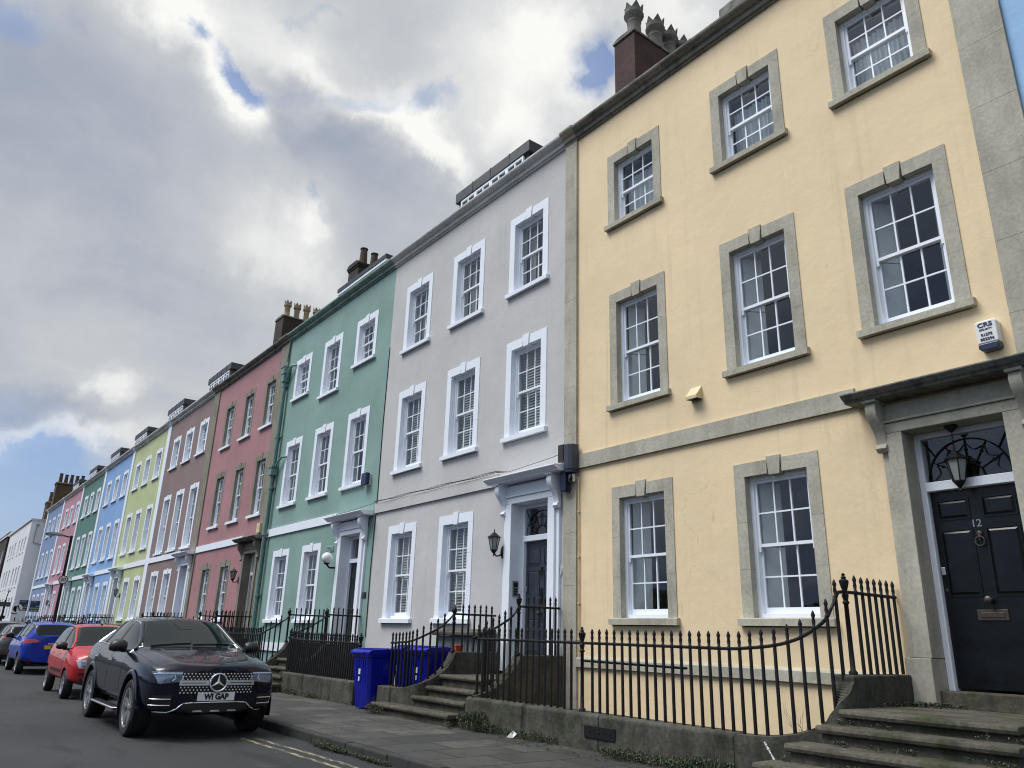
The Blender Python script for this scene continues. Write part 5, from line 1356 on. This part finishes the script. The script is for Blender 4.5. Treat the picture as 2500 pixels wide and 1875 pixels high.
for sg in (-1, 1):
    ps = sorted([(sg*.53, .765), (sg*.13, .765)]); c.patch('grille_bar', [(ps[0][0], .728), (ps[1][0], .728), (ps[1][0], .795), (ps[0][0], .795)], M['chrome'], off=.028, n=10, m=3, parent=g)
    c.patch('grille_bar', [(ps[0][0]+.04, .755), (ps[1][0]-.04, .755), (ps[1][0]-.04, .765), (ps[0][0]+.04, .765)], M['trim'], off=.031, n=8, m=1, parent=g)
xs = c.cast((3, 0, .765), (-1,0,0)).x+.03
b = MB(); b.lathe([(.125, -.02), (.125, .0)], (xs, 0, .765), 32, 'x'); em = b.build('emblem', M['trim'], c.t)
b = MB(); b.tube([(xs+.006, .118*math.cos(R(a)), .765+.118*math.sin(R(a))) for a in range(0, 360, 12)], .012, 8, closed=True)
for a in (90, 210, 330):
    d = Vector((0, math.cos(R(a)), math.sin(R(a)))); q = Vector((0, -math.sin(R(a)), math.cos(R(a)))); o0 = Vector((xs+.004, 0, .765))
    b.add([o0+d*.112, o0+q*.024-d*.012, o0-q*.024-d*.012, o0+Vector((.012,0,0))], [(0,1,3), (1,2,3), (2,0,3)])
b.build('star', M['chrome'], em)
xp = c.cast((3, 0, .575), (-1,0,0)).x+.02
b = MB(); b.box(xp-.03, xp, -.26, .26, .52, .632); np = b.build('number_plate', M['plate_w'], c.t, bevel=.004)
text('WI GAP', .105, (xp+.0015, 0, .574), 'x', M['black'], np, bold=.006, depth=.001, sx=.92)
c.patch('lower_intake', [(-.50, .375), (.50, .375), (.44, .485), (-.44, .485)], M['trim'], off=.008, n=12, m=5)
c.strip('chrome_lip', [(-.86, .375), (-.62, .375), (-.52, .42), (-.44, .49), (-.30, .50), (.30, .50), (.44, .49), (.52, .42), (.62, .375), (.86, .375)], .010, M['chrome'], off=.012)
for y in (-.24, 0, .24): c.patch('skid_tab', [(y-.07, .378), (y+.07, .378), (y+.055, .40), (y-.055, .40)], M['chrome'], off=.02, n=4, m=2)
for sg in (-1, 1):
    ps = sorted((sg*.60, sg*.84)); c.patch('side_intake', [(ps[0], .42), (ps[1], .42), (ps[1], .60), (ps[0], .60)], M['trim'], off=.006, n=8, m=6)
    for z in (.47, .55): c.strip('chrome_blade', [(sg*.61, z), (sg*.86, z)], .007, M['chrome'], off=.014)
for v in ('left', 'right'):
    for (x, z) in ((-1.55, .985), (-2.62, 1.005)):
        q = c.patch('door_handle', [(x-.11, z-.012), (x+.11, z-.012), (x+.11, z+.018), (x-.11, z+.018)], M['p_suv'], v, .035, 6, 2)
        c.patch('handle_recess', [(x-.09, z-.035), (x+.05, z-.035), (x+.05, z+.035), (x-.09, z+.035)], M['trim'], v, .003, 6, 3)
        c.strip('handle_trim', [(x-.10, z-.010), (x+.10, z-.010)], .006, M['chrome'], v, .036)
    for x0 in (-.72, -1.72, -2.78): c.strip('door_seam', [(x0, .44), (x0, 1.10)], .004, M['trim'], v, -.001)
    c.strip('door_seam', [(-.72, .44), (-2.6, .44)], .004, M['trim'], v, -.001)
    c.patch('sill_trim', [(-2.46, .335), (-.46, .335), (-.46, .43), (-2.46, .43)], M['trim'], v, .004, 12, 2)
    sg = 1 if v == 'left' else -1
    b = MB(); ys = sorted((sg*.86, sg*1.02)); b.box(-2.35, -.55, ys[0], ys[1], .30, .335); sb = b.build('side_step', M['trim'], c.t, bevel=.012)
    b = MB(); b.tube([(-2.35, sg*.92, .325), (-2.25, sg*1.02, .325), (-.65, sg*1.02, .325), (-.55, sg*.92, .325)], .016, 8); b.build('step_rail', M['alloy'], sb, smooth=True)
    for wx in (0, -2.92):   # wheel arch flare
        b = MB(); vs = []; fs = []; na = 28
        for i in range(na+1):
            a = R(-18+216*i/na); 
            for rr, yy in ((.445, .90), (.450, .992), (.475, .998), (.515, .975)):
                vs.append((wx+rr*math.cos(a), sg*yy, .392+rr*math.sin(a)))
        for i in range(na):
            for k in range(3): f = (i*4+k, i*4+k+1, i*4+k+5, i*4+k+4); fs.append(f if sg > 0 else f[::-1])
        b.add(vs, fs); b.build('arch_flare', M['p_suv'], c.t, smooth=True, ang=50)
    c.strip('door_pillar', [(-1.83, 1.17), (-1.88, 1.60)], .022, M['trim'], v, -.008); c.strip('door_pillar', [(-2.74, 1.21), (-2.60, 1.58)], .018, M['trim'], v, -.008)
c.mirror(-.85, .93, 1.17, M['trim'])
c.strip('bonnet_seam', [(.74, .80), (.30, .83), (-.45, .86)], .004, M['trim'], 'top', -.001); c.strip('bonnet_seam', [(.74, -.80), (.30, -.83), (-.45, -.86)], .004, M['trim'], 'top', -.001)
for sg in (-1, 1): c.strip('bonnet_crease', [(.70, sg*.30), (.2, sg*.40), (-.45, sg*.52)], .012, M['p_suv'], 'top', -.006)
c.strip('wiper', [(-.64, -.62), (-.70, .0)], .009, M['trim'], 'top', .012); c.strip('wiper', [(-.66, .02), (-.72, .62)], .009, M['trim'], 'top', .012)
h = c.cast((-1.25, 0, 3), (0,0,-1))
c.patch('sensor_pod', [(-1.30, -.16), (-1.12, -.09), (-1.12, .09), (-1.30, .16)], M['trim'], 'top', .004, 6, 6)

# --- red hatchback -------------------------------------------------
RED = [
 (.66, [(.50,.30), (.58,.44), (.60,.62), (.56,.76), (.42,.84), (.25,.865), (0,.87)]),
 (.55, [(.66,.26), (.73,.46), (.74,.68), (.68,.82), (.50,.91), (.28,.93), (0,.935)]),
 (.20, [(.74,.24), (.79,.48), (.79,.74), (.72,.90), (.54,.98), (.30,1.0), (0,1.005)]),
 (-.22, [(.755,.24), (.80,.50), (.795,.80), (.73,.96), (.63,1.03), (.34,1.05), (0,1.055)]),
 (-.95, [(.755,.25), (.80,.50), (.79,.82), (.735,.98), (.55,1.44), (.31,1.475), (0,1.485)]),
 (-1.5, [(.755,.25), (.80,.50), (.79,.83), (.735,1.0), (.55,1.50), (.31,1.53), (0,1.54)]),
 (-2.2, [(.755,.25), (.80,.52), (.79,.86), (.73,1.04), (.54,1.47), (.30,1.505), (0,1.515)]),
 (-2.62, [(.74,.27), (.79,.52), (.78,.88), (.71,1.08), (.52,1.40), (.30,1.44), (0,1.45)]),
 (-2.86, [(.66,.32), (.72,.55), (.71,.86), (.66,1.02), (.52,1.10), (.28,1.12), (0,1.125)])]
c = Car('parked_car', 'small red hatchback parked nose first behind the dark SUV', RED, (0, -2.38), .285, M['p_red'], (-19.62, -5.56, 0), 0, (3,4,5,6), (3,), (7,), M['trim'], tyre_w=.175, arch_r=.33)
c.wheels(.785, M['alloy'], 7, False)
for sg in (-1, 1):
    pl = [(sg*.38, .64), (sg*.62, .62), (sg*.685, .79), (sg*.52, .80)]
    if sg < 0: pl = [pl[1], pl[0], pl[3], pl[2]]
    h = c.patch('headlight', pl, M['headlamp'], off=.008)
    if h: c.patch('lamp_bowl', [(sg*.53-.05, .66), (sg*.53+.05, .66), (sg*.55+.05, .76), (sg*.55-.05, .76)], M['headlamp_dark'], off=.014, n=5, m=5, parent=h)
    p = c.cast((3, sg*.52, .375), (-1,0,0))
    if p: b = MB(); b.lathe([(.075, -.02), (.075, .006), (.05, .008)], tuple(p), 16, 'x'); b.build('fog_lamp', M['trim'], c.t)
c.patch('bumper_strip', [(-.62, .485), (.62, .485), (.62, .535), (-.62, .535)], M['trim'], off=.012, n=14, m=2); c.patch('lower_intake', [(-.36, .31), (.36, .31), (.34, .42), (-.34, .42)], M['trim'], off=.008)
for v in ('left', 'right'):
    c.patch('rubbing_strip', [(-1.85, .50), (-.45, .50), (-.45, .56), (-1.85, .56)], M['trim'], v, .012, 10, 2)
    c.strip('door_pillar', [(-1.22, 1.0), (-1.25, 1.44)], .022, M['trim'], v, -.008); c.strip('door_seam', [(-.40, .36), (-.40, .92)], .004, M['trim'], v, -.001); c.strip('door_seam', [(-1.3, .36), (-1.3, .96)], .004, M['trim'], v, -.001)
    for x in (-1.15, -2.05): c.patch('door_handle', [(x-.09, .86), (x+.09, .86), (x+.09, .89), (x-.09, .89)], M['p_red'], v, .028, 5, 2)
c.mirror(-.42, .76, 1.02, M['trim'], .85)
h = c.cast((-1.2, 0, 3), (0,0,-1)); b = MB(); b.tube([tuple(h), (h.x-.12, 0, h.z+.10)], .009, 5); b.lathe([(.03, 0), (.025, .03), (.001, .035)], tuple(h), 8); b.build('aerial', M['trim'], c.t)

# --- blue MPV, seen from behind ------------------------------------
def mpv(scale_z=1.0):
    return [
 (.84, [(.60,.30), (.70,.46), (.72,.68), (.66,.82), (.50,.90), (.28,.92), (0,.925)]),
 (.70, [(.74,.26), (.81,.48), (.82,.74), (.76,.90), (.54,.98), (.30,1.0), (0,1.005)]),
 (.25, [(.80,.24), (.86,.50), (.86,.80), (.79,.98), (.60,1.06), (.32,1.08), (0,1.085)]),
 (-.15, [(.82,.24), (.87,.52), (.865,.84), (.80,1.02), (.70,1.09), (.36,1.11), (0,1.115)]),
 (-1.0, [(.82,.25), (.875,.52), (.865,.86), (.80,1.04), (.60,1.49), (.33,1.525), (0,1.535)]),
 (-1.7, [(.82,.25), (.875,.52), (.865,.88), (.80,1.07), (.60,1.54), (.33,1.575), (0,1.585)]),
 (-2.55, [(.82,.25), (.875,.54), (.865,.90), (.795,1.11), (.59,1.50), (.33,1.54), (0,1.55)]),
 (-2.98, [(.80,.28), (.86,.54), (.85,.92), (.77,1.12), (.58,1.44), (.33,1.475), (0,1.485)]),
 (-3.20, [(.72,.36), (.79,.58), (.77,.90), (.71,1.03), (.57,1.12), (.31,1.14), (0,1.145)])]
def rearcar(label, tbl, wheels, wr, pm, loc, lampmat_, plate, wide, name='parked_car'):
    c = Car(name, label, tbl, wheels, wr, pm, loc, R(180), (3,4,5,6), (3,), (7,), M['trim'], tyre_w=.2, arch_r=wr*1.15)
    c.wheels(wide-.02, M['alloy'], 7, False)
    for sg in (-1, 1):
        ys = (sg*(wide*.62), sg*(wide*.93)); pl = [(ys[0]-sg*.16, .955), (ys[1], .90), (ys[1], 1.03), (ys[0], 1.04)]
        if sg < 0: pl = [pl[1], pl[0], pl[3], pl[2]]
        h = c.patch('tail_light', pl, lampmat_, 'back', .01)
        pl = [(wx, z) for wx, z in ((-3.12, .93), (-2.85, .96), (-2.85, 1.0), (-3.1, 1.05))]; c.patch('tail_light_wing', pl, lampmat_, 'left' if sg > 0 else 'right', .008)
        c.patch('reflector', [(sg*.58-.09, .385), (sg*.58+.09, .385), (sg*.58+.09, .43), (sg*.58-.09, .43)], M['tail'], 'back', .01, 5, 2)
        v = 'left' if sg > 0 else 'right'
        c.strip('door_pillar', [(-1.25, 1.07), (-1.28, 1.49)], .024, M['trim'], v, -.008); c.strip('door_pillar', [(-2.2, 1.12), (-2.12, 1.50)], .02, M['trim'], v, -.008)
        c.strip('door_seam', [(-1.3, .36), (-1.3, 1.0)], .004, M['trim'], v, -.001)
        for x in (-1.12, -2.05): c.patch('door_handle', [(x-.09, .93), (x+.09, .93), (x+.09, .96), (x-.09, .96)], pm, v, .028, 5, 2)
    c.patch('rear_valance', [(-.50, .30), (.50, .30), (.44, .37), (-.44, .37)], M['trim'], 'back', .01)
    c.strip('boot_seam', [(-.58, 1.08), (-.60, .70), (-.50, .52), (.50, .52), (.60, .70), (.58, 1.08)], .004, M['trim'], 'back', .0)
    c.mirror(-.36, .84, 1.07, M['trim'], .9)
    if plate:
        h = c.cast((-8, 0, .80), (1,0,0)); x = h.x-.02
        b = MB(); b.box(x, x+.03, -.26, .26, .745, .857); np = b.build('number_plate', M['plate_y'], c.t)
        text(plate, .098, (x-.0015, 0, .80), '-x', M['black'], np, bold=.0035, depth=.001, sx=.9)
        c.strip('boot_handle', [(-.18, .90), (.18, .90)], .012, M['chrome'], 'back', .012)
    return c
rearcar('bright blue people carrier with a yellow rear plate, in front of the red hatchback', mpv(), (0, -2.49), .305, M['p_blue'], (-31.75, -5.37, 0), M['tail'], 'RF12', .87)
LOW = [(x, [(y, z*.93) for y, z in p]) for x, p in mpv()]
rearcar('grey hatchback with red tail lights, half cut off by the left edge', LOW, (0, -2.49), .30, M['p_silver'], (-37.6, -5.42, 0), M['tail'], None, .87)
rearcar('dark car with a rounded roof, furthest along the kerb', mpv(), (0, -2.49), .305, M['p_dark'], (-43.6, -5.45, 0), M['tail'], None, .87)

# ------------------------------------------------------------------ sky and light
SUN_EL, SUN_AZ = 46, None
sd = Vector((-.27, -.46, .85)).normalized()
w = bpy.data.worlds.new('World'); SC.world = w; w.use_nodes = True
nt = w.node_tree; nt.nodes.clear(); n = N(nt)
out = n('ShaderNodeOutputWorld'); bg = n('ShaderNodeBackground'); n.L(bg.outputs[0], out.inputs[0])
sky = n('ShaderNodeTexSky'); sky.sky_type = 'NISHITA'; sky.sun_disc = False
sky.sun_elevation = math.asin(sd.z); sky.sun_rotation = math.atan2(sd.x, sd.y); sky.air_density = 1.0; sky.dust_density = .6; sky.ozone_density = 2.0
tc = n('ShaderNodeTexCoord').outputs['Generated']
dirn = n.vmath('NORMALIZE', tc).outputs[0]
sp = n('ShaderNodeSeparateXYZ'); n.L(dirn, sp.inputs[0])
zc = n.math('ADD', n.math('MAXIMUM', sp.outputs[2], 0.0), .22)
cb = n('ShaderNodeCombineXYZ'); n.L(n.math('DIVIDE', sp.outputs[0], zc), cb.inputs[0]); n.L(n.math('DIVIDE', sp.outputs[1], zc), cb.inputs[1]); n.L(n.math('MULTIPLY', sp.outputs[2], 1.5), cb.inputs[2])
P = cb.outputs[0]
wn = n.noise(dirn, 3.0, 5, .6, out=1)
wr = n.vmath('SUBTRACT', wn, (.5,.5,.5)); ws = n.vmath('SCALE', wr.outputs[0]); ws.inputs['Scale'].default_value = .13
wn2 = n.noise(dirn, 13.0, 5, .62, out=1); wr2 = n.vmath('SUBTRACT', wn2, (.5,.5,.5)); ws2 = n.vmath('SCALE', wr2.outputs[0]); ws2.inputs['Scale'].default_value = .075
warp = n.vmath('ADD', n.vmath('ADD', dirn, ws.outputs[0]).outputs[0], ws2.outputs[0]).outputs[0]
def blob(c, e1, e2, a, b, soft=1.0):
    """elliptic patch of sky round direction c; a, b half sizes in radians"""
    u = n.vmath('DOT_PRODUCT', warp, tuple(x/a for x in e1)).outputs['Value']; v = n.vmath('DOT_PRODUCT', warp, tuple(x/b for x in e2)).outputs['Value']
    k0 = sum(x*y for x, y in zip(c, e1))/a; k1 = sum(x*y for x, y in zip(c, e2))/b
    u = n.math('SUBTRACT', u, k0); v = n.math('SUBTRACT', v, k1)
    r2 = n.math('ADD', n.math('MULTIPLY', u, u), n.math('MULTIPLY', v, v))
    return n.math('DIVIDE', 1.0, n.math('ADD', 1.0, n.math('POWER', r2, 1.6 if soft == 1 else soft)))
SKY = [
('b', (-0.7765, 0.1174, 0.6191), (0.3524, 0.8954, 0.2723), (-0.5223, 0.4296, -0.7366), 0.0119, 0.0119, 0.9),
('b', (-0.7796, 0.1746, 0.6015), (0.5689, 0.5991, 0.5635), (-0.262, 0.7814, -0.5663), 0.0114, 0.0294, 1.0),
('b', (-0.7664, 0.2213, 0.6031), (0.3251, 0.9433, 0.0671), (-0.554, 0.2475, -0.7949), 0.0483, 0.0126, 0.4),
('b', (-0.8127, 0.2777, 0.5122), (0.333, 0.9428, 0.0172), (-0.4781, 0.1846, -0.8587), 0.0091, 0.0242, 0.55),
('b', (-0.685, 0.3774, 0.6232), (0.5437, 0.8342, 0.0924), (-0.485, 0.4022, -0.7766), 0.0211, 0.0201, 0.6),
('b', (-0.7226, 0.306, 0.6198), (0.4452, 0.892, 0.0786), (-0.5288, 0.3327, -0.7808), 0.0544, 0.0119, 0.4),
('b', (-0.5531, 0.5268, 0.6454), (0.4749, 0.8358, -0.2753), (-0.6845, 0.1543, -0.7125), 0.0229, 0.0249, 1.0),
('b', (-0.5295, 0.5283, 0.6637), (0.6752, 0.7361, -0.0472), (-0.5135, 0.4232, -0.7465), 0.0148, 0.0197, 0.9),
('b', (-0.7019, 0.2135, 0.6795), (0.4553, 0.8681, 0.1976), (-0.5477, 0.4481, -0.7065), 0.0421, 0.0094, 0.5),
('b', (-0.8147, -0.041, 0.5784), (-0.0019, 0.9977, 0.068), (-0.5798, 0.0543, -0.8129), 0.046, 0.0251, 0.6),
('b', (-0.9942, 0.0516, 0.0944), (0.0664, 0.9848, 0.1605), (-0.0847, 0.1658, -0.9825), 0.1137, 0.0525, 2.0),
('b', (-0.9879, 0.0597, 0.1433), (0.092, 0.9687, 0.2304), (-0.1251, 0.2408, -0.9625), 0.0624, 0.0116, 0.9),
('b', (-0.9768, 0.0445, 0.2095), (0.082, 0.9813, 0.1739), (-0.1979, 0.1871, -0.9622), 0.0537, 0.0268, 0.3),
('w', (-0.7714, 0.0885, 0.6301), (-0.1917, 0.9119, -0.3628), (-0.6067, -0.4007, -0.6865), 0.0494, 0.0314, 0.28),
('w', (-0.7886, 0.165, 0.5924), (0.5749, 0.5396, 0.6151), (-0.2182, 0.8256, -0.5203), 0.0189, 0.052, 0.33),
('w', (-0.7989, 0.1875, 0.5714), (0.3724, 0.9003, 0.2253), (-0.4722, 0.3928, -0.7891), 0.0288, 0.0288, 0.18),
('w', (-0.7382, 0.1824, 0.6495), (0.2104, 0.977, -0.0351), (-0.6409, 0.1107, -0.7596), 0.0795, 0.0421, 0.2),
('w', (-0.7337, 0.2531, 0.6305), (0.014, 0.9335, -0.3584), (-0.6793, -0.2541, -0.6885), 0.0436, 0.0194, 0.2),
('w', (-0.7089, 0.3567, 0.6085), (0.0336, 0.8789, -0.4759), (-0.7045, -0.3169, -0.635), 0.0452, 0.0201, 0.28),
('w', (-0.7233, 0.3163, 0.6138), (0.4924, 0.8595, 0.1373), (-0.4841, 0.4016, -0.7774), 0.0348, 0.0199, 0.19),
('w', (-0.7105, 0.4142, 0.5688), (0.6929, 0.5526, 0.4631), (-0.1225, 0.7232, -0.6797), 0.0206, 0.0463, 0.33),
('w', (-0.6298, 0.4345, 0.6439), (0.5967, 0.8013, 0.0429), (-0.4973, 0.4112, -0.7639), 0.0751, 0.055, 0.16),
('w', (-0.6517, 0.4746, 0.5916), (0.6071, 0.794, 0.0317), (-0.4547, 0.3798, -0.8056), 0.0462, 0.0462, 0.3),
('w', (-0.8313, 0.274, 0.4835), (0.232, 0.9617, -0.146), (-0.505, -0.0092, -0.8631), 0.0202, 0.0172, 0.17),
('w', (-0.8566, 0.2784, 0.4345), (0.1842, 0.9515, -0.2464), (-0.482, -0.131, -0.8663), 0.0662, 0.0305, 0.2),
('w', (-0.8401, 0.2206, 0.4955), (-0.0146, 0.904, -0.4273), (-0.5422, -0.3662, -0.7562), 0.0742, 0.0742, 0.12),
('w', (-0.9579, 0.1601, 0.2383), (0.1997, 0.968, 0.1523), (-0.2062, 0.1934, -0.9592), 0.0288, 0.0192, 0.32),
('w', (-0.9832, 0.0741, 0.167), (0.1074, 0.9739, 0.1999), (-0.1478, 0.2145, -0.9655), 0.1085, 0.0136, 0.34),
('w', (-0.571, 0.4666, 0.6754), (0.6339, 0.7734, 0.0016), (-0.5216, 0.4291, -0.7374), 0.059, 0.0393, 0.26),
('w', (-0.5712, 0.5267, 0.6296), (0.6622, 0.7489, -0.0257), (-0.485, 0.4022, -0.7765), 0.0302, 0.0302, 0.2),
('w', (-0.4533, 0.5598, 0.6936), (0.3877, 0.8245, -0.4121), (-0.8026, 0.0821, -0.5908), 0.0761, 0.0285, 0.25),
('w', (-0.8383, -0.0123, 0.545), (0.1151, 0.9732, 0.1991), (-0.5329, 0.2296, -0.8145), 0.112, 0.0646, -0.13),
('w', (-0.8685, 0.0668, 0.4911), (0.2348, 0.9281, 0.289), (-0.4365, 0.3663, -0.8218), 0.1145, 0.0779, -0.04),
('w', (-0.7652, 0.3483, 0.5414), (0.3093, 0.9365, -0.1653), (-0.5646, 0.041, -0.8243), 0.087, 0.0614, -0.15),
('w', (-0.7938, 0.2225, 0.566), (0.3957, 0.8957, 0.2029), (-0.4618, 0.3851, -0.799), 0.0391, 0.0391, -0.14),
('w', (-0.9163, 0.1409, 0.3749), (0.2334, 0.9486, 0.2139), (-0.3255, 0.2835, -0.9021), 0.1202, 0.0336, -0.08),
('w', (-0.9759, 0.055, 0.2114), (0.0925, 0.9808, 0.1717), (-0.1979, 0.1871, -0.9622), 0.0856, 0.036, -0.14),
('w', (-0.9725, 0.115, 0.2026), (0.1799, 0.9233, 0.3393), (-0.1481, 0.3664, -0.9186), 0.0699, 0.0187, -0.12),
('w', (-0.7528, 0.3063, 0.5827), (0.4691, 0.8706, 0.1484), (-0.4618, 0.3851, -0.799), 0.045, 0.02, -0.12),
('w', (-0.7519, 0.2277, 0.6187), (0.3377, 0.939, 0.0649), (-0.5662, 0.2578, -0.783), 0.0482, 0.0145, -0.12)]

f1 = n.noise(P, .9, 7, .58); f2 = n.noise(P, 2.6, 7, .6, .4); f3 = n.noise(dirn, 7, 6, .6)
base = n.math('ADD', n.math('MULTIPLY', f1, .44), n.math('MULTIPLY', f2, .34)); base = n.math('ADD', base, n.math('MULTIPLY', f3, .20))
bright = n.math('ADD', base, .105); blue = None
for kind, c, e1, e2, a, b, wt in SKY:
    f = blob(c, e1, e2, a, b, 1 if kind != 'b' else 1.5)
    if kind == 'b': f = n.math('MULTIPLY', f, wt); blue = f if blue is None else n.math('ADD', blue, f)
    else: bright = n.math('ADD', bright, n.math('MULTIPLY', f, wt))
cl = n.ramp(n.math('MULTIPLY_ADD', bright, 1.0, 0.0, clamp=True), [(.16, (.26,.31,.42)), (.42, (.39,.43,.51)), (.62, (.57,.59,.62)), (.90, (.96,.96,.93))])
bluek = n.math('SUBTRACT', blue, n.math('MULTIPLY', n.math('SUBTRACT', f3, .5), 1.1), clamp=True)
bluek = n.ramp(bluek, [(.30, 0), (1.0, .85)])
blu = n.mix(.55, (.20,.36,.78), sky.outputs[0]); 
skyc = n.vmath('SCALE', sky.outputs[0]); skyc.inputs['Scale'].default_value = .115
skyb = n.mix(.5, skyc.outputs[0], (.24,.38,.72))
col = n.mix(bluek, cl, skyb)
# behind the photographer: a blue-grey bank low down, bright thin cloud high up round the hidden sun
ym = n.math('MULTIPLY', sp.outputs[1], -1.0)
bank = n.math('MULTIPLY', n.ramp(ym, [(.10, 0), (.42, 1)]), n.ramp(sp.outputs[2], [(.60, 1), (.78, 0)]))
col = n.mix(n.math('MULTIPLY', bank, .9), col, n.mix(n.ramp(n.noise(P, 1.4, 6), [(.42, 0), (.62, 1)]), (.26,.37,.58), (.62,.70,.82)))
dsun = n.vmath('DOT_PRODUCT', dirn, tuple(sd)).outputs['Value']
glow = n.math('MULTIPLY', n.math('MULTIPLY', n.ramp(dsun, [(.45, 0), (1.0, 1)]), n.ramp(ym, [(-.05, 0), (.35, 1)])), n.math('MULTIPLY', n.ramp(sp.outputs[2], [(.58, 0), (.80, 1)]), SUNGLOW))
gl = n.vmath('SCALE', (.97,.99,1.03)); n.L(glow, gl.inputs['Scale'])
col = n.vmath('ADD', col, gl.outputs[0]).outputs[0]
n.L(col, bg.inputs[0]); bg.inputs[1].default_value = SKYK
sl = bpy.data.lights.new('sun', 'SUN'); sl.energy = SUNE; sl.angle = R(30); sl.color = (1,.985,.96)
so = bpy.data.objects.new('sun', sl); COL.objects.link(so); so.rotation_euler = (-sd).to_track_quat('-Z', 'Y').to_euler(); so.location = (0,-20,30)
# ------------------------------------------------------------------ camera
cam = bpy.data.cameras.new('camera'); co = bpy.data.objects.new('camera', cam); COL.objects.link(co); SC.camera = co
cam.sensor_width = 36; cam.sensor_fit = 'HORIZONTAL'; cam.lens = 1856.0/2500*36; cam.clip_end = 3000; cam.clip_start = .05
yaw, pitch, roll = R(52.8604), R(18.4273), R(1.7018)
fwd = Vector((-math.sin(yaw)*math.cos(pitch), math.cos(yaw)*math.cos(pitch), math.sin(pitch))); rt = Vector((math.cos(yaw), math.sin(yaw), 0)); up = rt.cross(fwd)
r2 = math.cos(roll)*rt+math.sin(roll)*up; u2 = -math.sin(roll)*rt+math.cos(roll)*up
m = Matrix((r2, u2, -fwd)).transposed().to_4x4(); m.translation = (0, -9.4, 1.5); co.matrix_world = m
SC.view_settings.view_transform = 'Standard'; SC.view_settings.look = 'None'; SC.view_settings.exposure = EXPO; SC.view_settings.gamma = 1
SC.cycles.filter_width = 1.1; SC.cycles.max_bounces = 8; SC.cycles.transparent_max_bounces = 16; SC.cycles.caustics_reflective = False; SC.cycles.caustics_refractive = False
